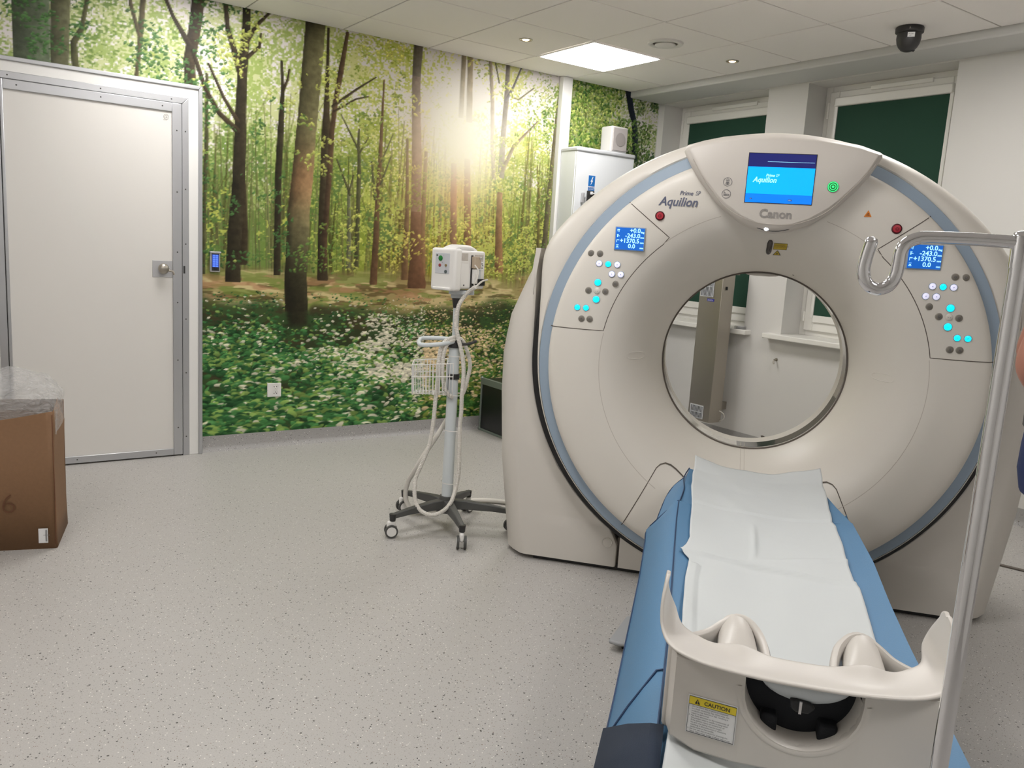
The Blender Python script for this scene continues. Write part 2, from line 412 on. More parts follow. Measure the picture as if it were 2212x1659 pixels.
    leafnoise(.56, (196,204,96), 200, 1.15, 1.75, soft=.05); leafnoise(.60, (216,214,120), 215, 1.1, 1.6, (2.5, 4.1))
    leafnoise(.615, (100,130,66), 230, 1.1, 2.0)
    leafnoise(.60, (206,200,84), 245, 1.3, 2.3, (2.7, 3.9), a=.6)
    # forest floor, golden brown, streaked horizontally
    fl = 1-ss(1.08, 1.22, ZZ+.05*(vn(.2,.05,301)-.5)); blend(fl, (172,158,104))
    h = fbm(.05, 310, 4, 6); blend(ss(.46, .56, h)*fl*.85, (222,204,150)); blend(ss(.56,.64, fbm(.03, 320, 3, 5))*fl*.7, (96,84,48))
    blend(ss(.55,.6, fbm(.04, 330, 3, 4))*fl*.7, (128,150,70)); blend(ss(.6,.66, fbm(.05, 340, 3, 5))*fl*.6, (190,140,104))
    # trees
    B = (72,62,46); D = (62,56,42); O = (86,86,58); RB = (134,108,90)
    T = [
     ([(.46,2.8,.17),(.46,2.52,.173),(.46,2.2,.171)], (94,104,84)), ([(.60,2.8,.095),(.60,2.55,.095),(.59,2.2,.085)], (98,98,74)),
     ([(.73,2.75,.02),(.73,2.58,.02),(.70,2.43,.023),(.66,2.35,.032),(.66,2.3,.034),(.67,2.18,.036)], O),
     ([(1.02,2.75,.029),(1.0,2.49,.029),(.99,2.36,.022),(.97,2.2,.02)], (92,84,60)), ([(.93,2.75,.02),(.95,2.6,.02),(.99,2.45,.02)], (92,84,60)),
     ([(1.32,2.8,.072),(1.30,2.6,.07),(1.28,2.47,.066),(1.26,2.36,.064),(1.27,2.15,.064)], B), ([(1.1,2.75,.02),(1.17,2.59,.02),(1.26,2.45,.034)], B),
     ([(1.36,2.3,.016),(1.36,1.93,.024),(1.35,1.66,.024),(1.34,1.13,.022)], O),
     ([(1.56,2.04,.022),(1.58,1.68,.03),(1.59,1.4,.042),(1.58,1.2,.06)], B),
     ([(1.52,1.10,.10),(1.52,1.20,.086),(1.53,1.39,.088),(1.55,1.67,.078),(1.56,1.95,.074),(1.56,2.09,.067),(1.57,2.36,.058),(1.59,2.6,.05),(1.59,2.8,.044)], D),
     ([(1.46,2.8,.027),(1.48,2.58,.027),(1.52,2.46,.036),(1.56,2.33,.041)], B), ([(1.75,2.74,.012),(1.65,2.63,.022),(1.60,2.54,.028),(1.57,2.44,.035)], B),
     ([(1.68,2.59,.010),(1.67,2.51,.017),(1.59,2.43,.024)], B), ([(1.28,2.42,.024),(1.35,2.22,.024),(1.43,2.09,.028),(1.54,2.0,.036)], B), ([(1.37,2.36,.014),(1.46,2.18,.018),(1.54,2.06,.026)], B),
     ([(1.81,2.45,.014),(1.82,2.28,.024),(1.81,2.03,.04),(1.80,1.78,.042),(1.80,1.52,.042),(1.80,1.14,.044)], D), ([(1.86,2.41,.012),(1.85,2.35,.015),(1.82,2.27,.018)], B),
     ([(2.11,2.7,.019),(2.11,2.45,.022),(2.11,2.26,.036),(2.11,2.07,.058),(2.10,1.81,.046),(2.10,1.41,.062),(2.11,1.12,.075)], B),
     ([(2.24,2.7,.022),(2.2,2.45,.036),(2.17,2.27,.034),(2.15,2.07,.034),(2.14,1.81,.036),(2.12,1.41,.034),(2.12,1.2,.034)], (92,72,54)),
     ([(2.45,2.46,.007),(2.31,2.36,.013),(2.15,2.23,.019)], B), ([(2.4,2.33,.007),(2.31,2.3,.01),(2.16,2.2,.013)], B),
     ([(2.34,2.11,.013),(2.34,2.03,.02),(2.35,1.83,.028),(2.35,1.42,.032),(2.35,1.2,.034)], O), ([(2.21,2.19,.006),(2.34,1.98,.017)], O), ([(2.41,2.07,.007),(2.35,1.96,.013)], O),
     ([(2.51,2.45,.01),(2.5,1.98,.028),(2.49,1.64,.036),(2.49,1.43,.044),(2.48,1.10,.056)], (104,78,56)), ([(2.44,1.91,.014),(2.47,1.67,.021)], O), ([(2.58,1.96,.01),(2.51,1.77,.014)], O), ([(2.59,2.11,.007),(2.51,1.92,.01)], O),
     ([(2.28,1.69,.023),(2.29,1.42,.03),(2.29,1.2,.032)], (112,114,88)), ([(2.19,1.9,.01),(2.29,1.68,.017)], O), ([(2.31,1.81,.01),(2.28,1.69,.013)], O),
     ([(2.70,2.09,.018),(2.72,1.59,.03),(2.72,1.14,.055)], (110,86,60)),
     ([(2.85,2.02,.026),(2.85,1.52,.036),(2.86,1.18,.05)], (128,96,66)),
     ([(2.76,2.8,.072),(2.75,2.5,.064)], (84,76,66)), ([(2.75,2.5,.064),(2.76,2.27,.066)], (112,94,84)), ([(2.76,2.27,.066),(2.78,1.97,.078),(2.79,1.59,.08)], RB), ([(2.79,1.59,.08),(2.8,1.28,.092),(2.82,1.1,.15)], (104,74,54)),
     ([(3.12,2.8,.038),(3.12,2.3,.04)], (128,112,84)), ([(3.17,2.8,.042),(3.19,2.28,.05)], (132,112,80)),
     ([(3.08,1.96,.046),(3.10,1.54,.056),(3.12,1.12,.066)], (140,100,76)), ([(3.19,2.0,.048),(3.22,1.54,.062),(3.24,1.12,.07)], (134,94,62)),
     ([(3.34,2.74,.028),(3.38,2.44,.032),(3.40,2.12,.034),(3.43,1.9,.034)], (140,124,104)), ([(3.5,2.74,.034),(3.5,2.46,.042),(3.49,2.21,.044),(3.49,1.92,.06)], (116,108,102)),
     ([(3.62,2.72,.012),(3.56,2.58,.017),(3.5,2.47,.025)], (108,104,108)), ([(3.8,2.36,.009),(3.69,2.25,.017),(3.59,2.15,.025),(3.50,1.96,.036)], (128,114,98)), ([(3.38,2.74,.010),(3.43,2.58,.012)], O), ([(3.74,2.59,.009),(3.61,2.49,.011),(3.55,2.5,.011)], (124,120,92)),
     ([(3.49,1.79,.05),(3.5,1.51,.06),(3.52,1.22,.08)], (140,104,72)), ([(3.82,2.03,.010),(3.86,1.79,.02),(3.88,1.4,.027)], (112,104,60)),
     ([(3.975,2.56,.008),(3.965,2.19,.03),(3.95,1.77,.045),(3.94,1.47,.05),(3.91,1.1,.06)], (102,96,74)),
     ([(4.68,2.75,.062),(4.74,2.57,.058),(4.78,2.49,.054),(4.82,2.2,.060)], (44,52,66)), ([(4.16,2.72,.012),(4.24,2.2,.018)], (70,74,40)), ([(4.24,2.72,.012),(4.29,2.2,.018)], (70,74,40)), ([(4.10,2.4,.01),(4.14,2.2,.014)], (80,74,50)),
     ([(4.17,2.44,.008),(4.13,2.2,.010)], (80,74,50))]
    for pts, c in T: stroke(pts, c, .96, True, .35)
    # the big beech
    bt = [(2.03,2.8,.127),(2.005,2.42,.132),(1.985,2.14,.128),(1.975,2.03,.13),(1.96,1.79,.140),(1.935,1.53,.146),(1.935,1.41,.150),(1.925,1.12,.148),(1.935,.87,.158),(1.955,.78,.19)]
    def seg(z0, z1):
        out = []
        for z in np.linspace(z0, z1, 90):
            zz = [-b[1] for b in bt]; out.append((np.interp(-z, zz, [b[0] for b in bt]), z, np.interp(-z, zz, [b[2] for b in bt])))
        return out
    P = seg(2.8, .78)
    for a, b in zip(P[:-1], P[1:]):
        z = (a[1]+b[1])/2; c = np.interp(-z, [-2.8,-2.55,-2.3,-2.0,-1.7,-1.5,-1.2,-1.0,-.8], [66,116,104,112,122,116,86,60,54])
        warm = math.exp(-((z-1.72)/.2)**2)*26
        stroke([a, b], (c+warm, c*.96, c*.68), 1, True, .3)
    dk = np.clip((np.interp(-ZZ, [-b[1] for b in bt], [b[0] for b in bt])-.035-XX)/.03, 0, 1)*(np.abs(XX-1.93) < .16)
    inside = np.abs(XX-np.interp(-ZZ, [-b[1] for b in bt], [b[0] for b in bt])) < np.interp(-ZZ, [-b[1] for b in bt], [b[2] for b in bt])/2
    blend(dk*inside*.45*(ZZ > .8), (52,48,34))
    def stamp(x, z, a, b, th, c, al=.92, lumk=.16):
        e = max(a, b)+.006; i0, i1 = np.searchsorted(xs, [x-e, x+e]); j0, j1 = np.searchsorted(zs, [z-e, z+e])
        X_ = XX[j0:j1, i0:i1]-x; Z_ = ZZ[j0:j1, i0:i1]-z; ct, st_2 = math.cos(th), math.sin(th)
        q = ((X_*ct+Z_*st_2)/a)**2+((-X_*st_2+Z_*ct)/b)**2
        m = np.clip((1.15-q)*2.2, 0, 1)*al; lum = (1+lumk*np.clip(Z_/b, -1, 1))
        img[j0:j1, i0:i1] = img[j0:j1, i0:i1]*(1-m[...,None])+c*lum[...,None]*m[...,None]
    rr = (XX > 4.02)
    blend(rr*ss(4.72, 4.35, XX)*.55, (128,150,74))
    # leaf clusters in front of the trunks
    clus = fbm(.16, 700, 3)+.0; hue = fbm(.4, 720, 3)
    def at_(x, z, A): return A[min(NZp-1, max(0, int((z-MZ0)/(MZ1-MZ0)*(NZp-1)))), min(NXp-1, max(0, int((x-MX0)/(MX1-MX0)*(NXp-1))))]
    for k in range(17000):
        x = rng.uniform(-.74, 3.98); z = rng.uniform(1.15, 2.72)
        t = .50+.05*(z-1.9)+(.06 if x > 2.85 and z > 1.9 else 0)+.12*math.exp(-((x-3.14)/.3)**2-((z-2.13)/.3)**2)
        v = at_(x, z, clus)
        if v < t: continue
        if z < 1.9 and rng.rand() < .35: continue
        h_ = at_(x, z, hue)+rng.normal(0, .06); yl = math.exp(-((x-2.95)/.6)**2)
        if x < 1.9 and h_ < .52: c = np.array([84,124,70.])
        elif h_ < .44: c = np.array([104,138,70.])
        elif h_ < .54: c = np.array([144,166,84.])
        else: c = np.array([190,198,104.])
        c = c*rng.uniform(.8, 1.1)+np.array([34,18,-10.])*yl
        s_ = rng.uniform(.006, .013); stamp(x, z, s_*rng.uniform(1, 1.5), s_*rng.uniform(.4, .8), rng.uniform(-1.2, 1.2), c, .85)
    # the strip right of the duct
    for k in range(5200):
        x = rng.uniform(4.03, 5.04); z = rng.uniform(1.7, 2.72); v = at_(x, z, clus)
        if x > 4.62 and v < .40+.22*(x-4.55)+rng.uniform(-.06, .08): continue
        h_ = at_(x, z, hue)*.6+.4*rng.rand()
        c = np.array([76,118,62.]) if h_ < .42 else (np.array([122,156,70.]) if h_ < .58 else np.array([190,200,112.]))
        if x > 4.78: c = c*.6+np.array([60,70,72.])*.5
        s_ = rng.uniform(.006, .014); stamp(x, z, s_*rng.uniform(1, 1.5), s_*rng.uniform(.5, .9), rng.uniform(-1.5, 1.5), c*rng.uniform(.75, 1.15), .9)
    stroke([(4.68,2.75,.066),(4.74,2.57,.062),(4.78,2.49,.058),(4.81,2.36,.058),(4.81,2.2,.060)], (44,52,66), .96, True, .2)
    for k in range(500):
        x = rng.uniform(4.6, 4.98); z = rng.uniform(2.2, 2.5); s_ = rng.uniform(.005, .011); stamp(x, z, s_*1.3, s_*.7, rng.uniform(-1.5, 1.5), np.array([110,140,72.])*rng.uniform(.6, 1.2), .9)
    blend(ss(5.035, 5.055, XX)*1., (222,222,220))
    # undergrowth
    bmask = np.exp(-((XX-1.94)/.085)**4); und = 1-ss(.88, .99, ZZ+bmask*.13*(ZZ > .70)+.08*(vn(.25,.08,601)-.5)+.03*np.sin(XX*3)); blend(und*.93, (60,72,46))
    blend(und*ss(.5,.6, fbm(.12, 610, 4, 2))*.45, (98,76,54)); blend(und*ss(.45,.55, fbm(.05, 620, 4, 2))*.6, (72,108,60))
    N = 15000; zz = np.sort(rng.rand(N)**.9*.93+.09)[::-1]
    xx = rng.uniform(1.28, 4.0, N)
    patch = vn(.22, .12, 640); dark = vn(.3, .16, 650)
    for z, x in zip(zz, xx):
        ii = min(NXp-1, max(0, int((x-MX0)/(MX1-MX0)*(NXp-1)))); jj = min(NZp-1, max(0, int((z-MZ0)/(MZ1-MZ0)*(NZp-1))))
        if z > .86+.06*math.sin(x*3.1)+.04*math.sin(x*9): 
            if rng.rand() < .75: continue
        if dark[jj, ii] > .66 and rng.rand() < .75: continue
        if z > .79 and abs(x-1.94) < .085: continue
        s = (.006+.024*(1.0-z))*rng.uniform(.55, 1.45)
        if x > 2.6: s *= .75
        a = s*rng.uniform(1.0, 1.6); b = s*rng.uniform(.35, .8); th = rng.normal(0, .35)
        pale = math.exp(-((x-2.85)/.62)**2-((z-.66)/.30)**2)*.95*(patch[jj, ii]*1.6)+.07
        u = rng.rand()
        if u < pale: c = np.array([232,226,200])*rng.uniform(.8, 1.05)
        elif u < pale+.25: c = np.array([138,168,88])*rng.uniform(.8, 1.1)
        elif u < pale+.62: c = np.array([78,134,76])*rng.uniform(.75, 1.15)
        else: c = np.array([52,96,58])*rng.uniform(.7, 1.1)
        if x > 2.9: c = c*np.array([1.02,.93,.82])
        e = max(a, b)+.006; i0, i1 = np.searchsorted(xs, [x-e, x+e]); j0, j1 = np.searchsorted(zs, [z-e, z+e])
        X_ = XX[j0:j1, i0:i1]-x; Z_ = ZZ[j0:j1, i0:i1]-z; ct, st = math.cos(th), math.sin(th)
        q = ((X_*ct+Z_*st)/a)**2+((-X_*st+Z_*ct)/b)**2
        m = np.clip((1.15-q)*2.2, 0, 1)*.92; lum = (1+.16*np.clip(Z_/b, -1, 1))
        img[j0:j1, i0:i1] = img[j0:j1, i0:i1]*(1-m[...,None])+c*lum[...,None]*m[...,None]
    # printed sun and its flare
    blend(np.exp(-(((XX-3.13)/.38)**2+((ZZ-2.13)/.40)**2)**1.2)*1., (246,245,242))
    blend(np.exp(-(((XX-3.1)/.62)**2+((ZZ-2.0)/.55)**2))*.38, (252,238,180))
    blend(np.exp(-(((XX-2.78)/.09)**2+((ZZ-1.75)/.5)**2))*.25, (206,140,110)); blend(np.exp(-(((XX-3.12)/.12)**2+((ZZ-1.75)/.16)**2))*.3, (226,150,110))
    blend(np.exp(-(((XX-2.8)/.5)**2+((ZZ-1.1)/.22)**2))*.16, (160,110,74))
    # mesh: skip the part hidden behind the door set
    img = 128+(img-128)*1.22+2; g_ = img.mean(2, keepdims=True); img = np.clip((g_+(img-g_)*.88)*.89, 0, 255)/255; linr = np.where(img <= .04045, img/12.92, ((img+.055)/1.055)**2.4)
    me = bpy.data.meshes.new('forest_wallpaper'); nv = NXp*NZp
    co = np.empty((nv, 3), np.float32); co[:, 0] = XX.ravel(); co[:, 1] = Y1; co[:, 2] = ZZ.ravel()
    I, J = np.meshgrid(np.arange(NXp-1), np.arange(NZp-1)); keep = ~((xs[I] < 1.25) & (zs[J] < 2.15)); I = I[keep]; J = J[keep]
    q = np.stack([J*NXp+I, J*NXp+I+1, (J+1)*NXp+I+1, (J+1)*NXp+I], 1).astype(np.int32); nf = len(q)
    me.vertices.add(nv); me.vertices.foreach_set('co', co.ravel()); me.loops.add(nf*4); me.loops.foreach_set('vertex_index', q.ravel())
    me.polygons.add(nf); me.polygons.foreach_set('loop_start', np.arange(0, nf*4, 4, dtype=np.int32)); me.update(calc_edges=True)
    ca = me.color_attributes.new('print', 'FLOAT_COLOR', 'POINT'); rgba = np.ones((nv, 4), np.float32); rgba[:, :3] = linr.reshape(-1, 3)
    ca.data.foreach_set('color', rgba.ravel())
    m, nt, p = new_mat('forest_print'); at = nt.nodes.new('ShaderNodeAttribute'); at.attribute_name = 'print'
    nt.links.new(at.outputs['Color'], p.inputs['Base Color']); p.inputs['Roughness'].default_value = .5; p.inputs['Specular IOR Level'].default_value = .25
    me.materials.append(m); o = bpy.data.objects.new('forest_wallpaper', me); COL.objects.link(o); o.parent = WL; o['label'] = 'sunlit beech forest photo print'


# ------------------------------------------------------------------ windows
def window(name, y0, y1, label, handle_side):
    w = thing(name, label, None, (NX, (y0+y1)/2, .9), kind='structure'); x = NX; z0, z1 = .892, 2.662
    def frame(a0, a1, b0, b1, t, xa, xb):
        m = MB(); m.box(xa, xb, a0, a0+t, b0, b1); m.box(xa, xb, a1-t, a1, b0, b1); m.box(xa, xb, a0+t, a1-t, b0, b0+t); m.box(xa, xb, a0+t, a1-t, b1-t, b1); return m
    obj('window_frame', frame(y0, y1, z0, z1, .055, x, x+.07), M['pvc'], w, bev=.004)
    s = obj('sash', frame(y0+.045, y1-.045, z0+.04, z1-.04, .075, x-.018, x+.05), M['pvc'], w, bev=.006)
    obj('glass_pane', MB().box(x+.02, x+.026, y0+.1, y1-.1, z0+.1, z1-.1), M['pane'], w)
    b0, b1 = y0+.125, y1-.125
    c = obj('blind_cassette', MB().box(x-.05, x-.015, b0-.02, b1+.02, 2.515, 2.575), M['pvc'], w, bev=.008)
    obj('roller_blind', MB().box(x-.024, x-.020, b0, b1, 1.045, 2.52), M['blind'], w)
    obj('guide_rail', MB().box(x-.032, x-.017, b0-.022, b0, 1.03, 2.52), M['pvc'], w); obj('guide_rail', MB().box(x-.032, x-.017, b1, b1+.022, 1.03, 2.52), M['pvc'], w)
    obj('blind_bottom_bar', MB().box(x-.03, x-.006, b0, b1, .998, 1.048), M['pvc'], w, bev=.002)
    obj('hinge', MB().cyl((x-.022, y1-.042, 2.44), (x-.022, y1-.042, 2.55), .008, n=10), M['pvc'], w)
    obj('hinge', MB().cyl((x-.022, y1-.042, 1.0), (x-.022, y1-.042, 1.07), .008, n=10), M['pvc'], w)
    obj('trickle_vent', MB().box(x-.03, x, y0+.25, y1-.36, 2.60, 2.63), M['pvc'], w, bev=.005)
    return w
window('window_1', 4.13, 5.195, 'left white window with dark green roller blind, beside the forest wallpaper', 1)
window('window_2', 2.748, 3.79, 'right white window with dark green roller blind, above the scanner', 1)
def sill(name, y0, y1, label):
    o = struct(name, MB().box(4.985, NX, y0, y1, .857, .895), M['pvc'], label, bev=.006, org=(5.1, (y0+y1)/2, .857)); return o
sill('trim_3', 4.06, 5.22, 'white window sill under the left window'); sill('trim_4', 2.69, 3.90, 'white window sill under the right window')
t = thing('tape_roll', 'clear tape roll lying on the left window sill', 'tape', (5.03, 4.14, .895))
obj('roll', MB().lathe([(.03,0),(.045,0),(.045,.02),(.03,.02),(.03,0)], (5.03,4.14,.895), n=24), M['film'], t, smooth=40); obj('core', MB().lathe([(.026,0),(.03,0),(.03,.021),(.026,.021),(.026,0)], (5.03,4.14,.895), n=24), M['label'], t, smooth=40)
t = thing('pipe_stub', 'small bent metal hook sticking out of the wall under the sill', 'hook', (5.06, 3.80, .70))
obj('hook_wire', MB().tube([(5.06,3.80,.705),(5.03,3.80,.705),(5.02,3.795,.69),(5.02,3.79,.675)], .006, 8), M['steel'], t, smooth=60)
obj('wall_plate', MB().cyl((5.06,3.80,.705),(5.055,3.80,.705), .012, n=14), M['steel'], t, smooth=40)

# ------------------------------------------------------------------ door set
D = thing('door_1', 'white radiation shielding door with aluminium frame', None, (.77, Y1, 0), kind='structure')
y = Y1
def ring(x0, x1, zt, t, ya, yb):
    m = MB(); o = [(x0, 0), (x0, zt), (x1, zt), (x1, 0)]; i = [(x0+t, 0), (x0+t, zt-t), (x1-t, zt-t), (x1-t, 0)]
    for k in range(3):
        a, b, c, d = o[k], o[k+1], i[k+1], i[k]; vs = [(p[0], yy, p[1]) for yy in (ya, yb) for p in (a, b, c, d)]
        m.add(vs, [(0,1,2,3),(7,6,5,4),(0,4,5,1),(1,5,6,2),(2,6,7,3),(3,7,4,0)])
    return m
def jamb(x0, x1, zt, t, ya, yb): return ring(x0, x1, zt, t, ya, yb)
obj('outer_profile', jamb(.185, 1.322, 2.218, .022, y-.055, y), M['alu'], D, bev=.003)
obj('casing', jamb(.207, 1.300, 2.196, .062, y-.045, y), M['doorwhite'], D, bev=.002)
obj('frame_profile', jamb(.262, 1.245, 2.142, .038, y-.05, y), M['alu'], D, bev=.003)
lf = obj('door_leaf', MB().box(.303, 1.205, y-.042, y-.002, .008, 2.103), M['doorpanel'], D)
lp = MB(); lp.box(.303, .318, y-.052, y-.042, .008, 2.103); lp.box(1.152, 1.205, y-.052, y-.042, .008, 2.103); lp.box(.318, 1.152, y-.052, y-.042, 2.052, 2.103); lp.box(.318, 1.152, y-.052, y-.042, .008, .05)
obj('edge_profile', lp, M['alu'], D, bev=.003)
obj('joint_shadow', jamb(.300, 1.2085, 2.106, .0045, y-.046, y-.01), M['black'], D)
sc0 = None
for (sx, sz, yy) in [(1.178, z, y-.0525) for z in (.18, .6, .95, 1.25, 1.6, 1.95)] + [(1.226, z, y-.0505) for z in (.12, .52, .85, 1.3, 1.62, 1.95)] + [(x, 2.123, y-.0505) for x in (.34, .78, 1.15)] + [(x, 2.078, y-.0525) for x in (.38, .78, 1.1)] + [(x, .03, y-.0525) for x in (.62, 1.05)]:
    if sc0 is None:
        sc0 = obj('screw', MB().lathe([(0,-.0018),(.003,-.0015),(.0042,0)], (0,0,0), 'y', 10), M['plasticgrey'], None); sc0.parent = D; o = sc0
    else: o = sc0.copy(); COL.objects.link(o)
    o.parent = D; o.location = (sx-.77, yy-Y1, sz)
h = obj('handle_plate', MB().box(1.040, 1.150, y-.045, y-.042, 1.098, 1.196), M['alu2'], D, bev=.001)
kb = MB().lathe([(0,-.05),(.014,-.05),(.027,-.043),(.031,-.032),(.027,-.022),(.012,-.016),(.011,0)], (1.095, y-.045, 1.150), 'y', 28)
obj('door_knob', kb, M['steel'], D, smooth=60)
obj('lever', MB().tube([(1.112,y-.075,1.15),(1.128,y-.08,1.14),(1.146,y-.08,1.135),(1.152,y-.078,1.118)], .0065, 8), M['steel'], D, smooth=60)
obj('strike_plate', MB().box(1.212, 1.222, y-.0515, y-.05, 1.125, 1.17), M['dark'], D)
text('maker_mark', '@', .032, (1.105, y-.0428, 2.012), M['logo_grey'], D); text('maker_mark', 'door', .012, (1.105, y-.0428, 2.0), M['logo_grey'], D)

# ------------------------------------------------------------------ small things on the forest wall
k = thing('keypad', 'metal keypad with blue lit keys on the forest wall by the door', 'keypad', (1.405, y, 1.14))
bd = obj('body', MB().box(1.376, 1.436, y-.022, y, 1.138, 1.258), M['alu2'], k, bev=.005)
obj('hood', MB().box(1.373, 1.439, y-.032, y-.002, 1.254, 1.264), M['alu2'], k, bev=.003)
obj('face_plate', MB().box(1.383, 1.429, y-.0235, y-.0215, 1.146, 1.250), M['dark'], k)
obj('inner_plate', MB().box(1.387, 1.425, y-.0245, y-.023, 1.168, 1.246), mat('keypad_blue', (60,90,190), .4, emit=.35, ecol=lin((60,95,200))), k)
for i in range(6):
    for j in range(2):
        obj('key', MB().box(1.391+j*.017, 1.404+j*.017, y-.027, y-.024, 1.234-i*.0128, 1.2425-i*.0128), M['keylit'], k, bev=.001)
obj('card_reader', MB().box(1.394, 1.418, y-.026, y-.023, 1.150, 1.162), M['black'], k)
s = thing('wall_socket', 'white double wall socket low on the forest wall', 'socket', (1.79, y, .33))
obj('plate', MB().box(1.744, 1.836, y-.012, y, .333, .425), M['white'], s, bev=.003)
for zz in (.403, .357):
    r_s = obj('socket_well', MB().lathe([(.0205,-.0135),(.019,-.0135),(.018,-.006),(0,-.006)], (1.796, y, zz), 'y', 24), M['white'], s, smooth=30)
    for dx in (-.0085, .0085): obj('pin_hole', MB().cyl((1.796+dx, y-.0145, zz), (1.796+dx, y-.006, zz), .0028, n=8), M['print'], r_s)
    obj('earth_pin', MB().cyl((1.796, y-.016, zz+(.011 if zz < .38 else -.011)), (1.796, y-.006, zz), .0022, n=8), M['steel'], r_s)
text('printed_mark', '-', .02, (1.750, y-.0125, .375), M['printgrey'], s, (0,0,1), (-1,0,0))

c = thing('electrical_cabinet', 'tall white electrical cabinet in the corner behind the scanner', 'cabinet', (4.29, 5.1, 0))
obj('body', MB().box(4.0, 4.583, 5.012, 5.192, .05, 2.16), M['cabinet'], c, bev=.004)
dr = obj('door', MB().box(4.002, 4.581, 4.994, 5.012, .06, 2.155), M['cabinet'], c, bev=.003)
obj('top_trim', MB().box(3.994, 4.589, 4.985, 5.194, 2.15, 2.186), M['cabtrim'], c, bev=.012)
obj('plinth', MB().box(4.01, 4.57, 5.02, 5.18, 0, .06), M['dark'], c)
obj('handle', MB().box(4.062, 4.082, 4.968, 4.994, 1.772, 1.85), M['alu2'], dr, bev=.004)
obj('lock_barrel', MB().cyl((4.098, 4.994, 1.812), (4.098, 4.975, 1.812), .009, n=14), M['alu2'], dr, smooth=40)
lb = obj('warning_label', MB().box(4.128, 4.192, 4.9925, 4.994, 1.871, 1.984), M['bluelabel'], dr)
obj('label_line', MB().box(4.128, 4.192, 4.9915, 4.9925, 1.899, 1.903), M['label'], lb)
bolt = [(4.166,1.974),(4.148,1.938),(4.158,1.938),(4.151,1.913),(4.172,1.947),(4.162,1.947),(4.172,1.974)]
obj('bolt_symbol', MB().prism(bolt, 4.9912, 4.9925), M['label'], lb)
text('label_text', 'WYLACZNIK\nGLOWNY', .0115, (4.132, 4.991, 1.888), M['label'], lb)
sw = obj('switch_plate', MB().box(4.118, 4.190, 4.985, 4.994, 1.74, 1.868), M['dark'], dr, bev=.003)
obj('switch_lever', MB().box(4.146, 4.158, 4.965, 4.985, 1.84, 1.862), M['label'], sw, bev=.002); obj('switch_lever', MB().box(4.158, 4.18, 4.965, 4.975, 1.846, 1.856), M['label'], sw, bev=.002)

sp = thing('loudspeaker', 'small pale wall loudspeaker standing on the white cabinet', 'speaker', (4.42, 5.09, 2.186))
obj('case', MB().box(4.348, 4.520, 5.02, 5.15, 2.187, 2.385), M['speaker'], sp, bev=.012)
gr = obj('grille', MB().box(4.360, 4.508, 5.012, 5.021, 2.20, 2.373), M['mesh'], sp, bev=.006)
obj('cone_shadow', MB().lathe([(.052,-.0015),(.05,-.003),(0,-.003)], (4.434, 5.012, 2.285), 'y', 32), mat('cone_grey', (150,144,142), .6, bump=.6, scale=500), gr)
fc = thing('flight_case', 'black flight case with metal edges against the forest wall', 'case', (3.66, 4.99, 0))
obj('panel', MB().box(3.388, 3.93, 4.78, 5.19, .012, .40), M['casepanel'], fc)
for (a0,a1,b0,b1,c0,c1) in [(3.38,3.40,4.772,4.79,.0,.41),(3.38,3.40,5.18,5.198,0,.41),(3.38,3.40,4.79,5.18,0,.018),(3.378,3.402,4.79,5.18,.36,.41),(3.40,3.94,4.77,4.79,.36,.41),(3.40,3.94,4.77,4.79,0,.018),(3.92,3.94,4.77,5.198,.39,.41),(3.92,3.94,4.77,4.79,.018,.36)]:
    obj('edge_profile', MB().box(a0,a1,b0,b1,c0,c1), M['casetrim'], fc, bev=.003)
for (a, b, z0_) in [(3.38,4.772,0),(3.38,5.198,0),(3.38,4.772,.41),(3.38,5.198,.41)]:
    obj('corner_ball', MB().lathe([(.001,-.014),(.011,-.010),(.015,0),(.011,.010),(.001,.014)], (a+.006, b+(.006 if b < 5 else -.008), z0_+(.014 if z0_ == 0 else -.004)), n=12), M['casetrim'], fc, smooth=60)

# ------------------------------------------------------------------ UV air purifier seen through the bore
a = thing('air_purifier', 'stainless steel upright air purifier seen through the scanner opening', 'purifier', (4.86, 4.27, 0))
ax0, ax1, ay0, ay1 = 4.80, 4.935, 4.155, 4.375
obj('housing', MB().box(ax0, ax1, ay0, ay1, .168, 1.42), M['steel'], a, bev=.004)
def grille(z0, z1, ya, yb):
    g = obj('grille_frame', MB().box(ax0-.006, ax0-.001, ya, yb, z0, z1), M['cabtrim'], a)
    obj('grille_opening', MB().box(ax0-.0075, ax0-.005, ya+.008, yb-.008, z0+.008, z1-.008), M['black'], g)
    n = 9
    for i in range(n):
        yy = ya+.012+(yb-ya-.024)*i/(n-1); obj('grille_bar', MB().box(ax0-.012, ax0-.007, yy-.0022, yy+.0022, z0+.008, z1-.008), M['cabtrim'], g)
    obj('cross_bar', MB().box(ax0-.013, ax0-.008, ya+.008, yb-.008, z0+(z1-z0)*.46, z0+(z1-z0)*.46+.005), M['cabtrim'], g)
grille(1.125, 1.29, 4.232, 4.360); grille(.186, .290, 4.218, 4.352)
lb = obj('maker_label', MB().box(ax0-.002, ax0-.0005, 4.222, 4.29, 1.092, 1.112), M['bluelabel2'], a)
text('label_text', 'ultraViol', .015, (ax0-.0025, 4.285, 1.097), M['label'], lb, (0,-1,0), (0,0,1))
sd = obj('rocker_switch', MB().box(4.84, 4.855, ay0-.006, ay0, 1.185, 1.21), M['black'], a)
obj('wall_bracket', MB().box(ax1, 5.06, 4.22, 4.31, 1.30, 1.36), M['steel'], a); obj('wall_bracket', MB().box(ax1, 5.06, 4.22, 4.31, .25, .31), M['steel'], a)
obj('mains_lead', MB().tube([(4.9,4.15,.26),(4.92,4.12,.24),(4.93,4.125,.2),(4.92,4.15,.178),(4.9,4.2,.165)], .004, 6), M['hose'], a, smooth=60)
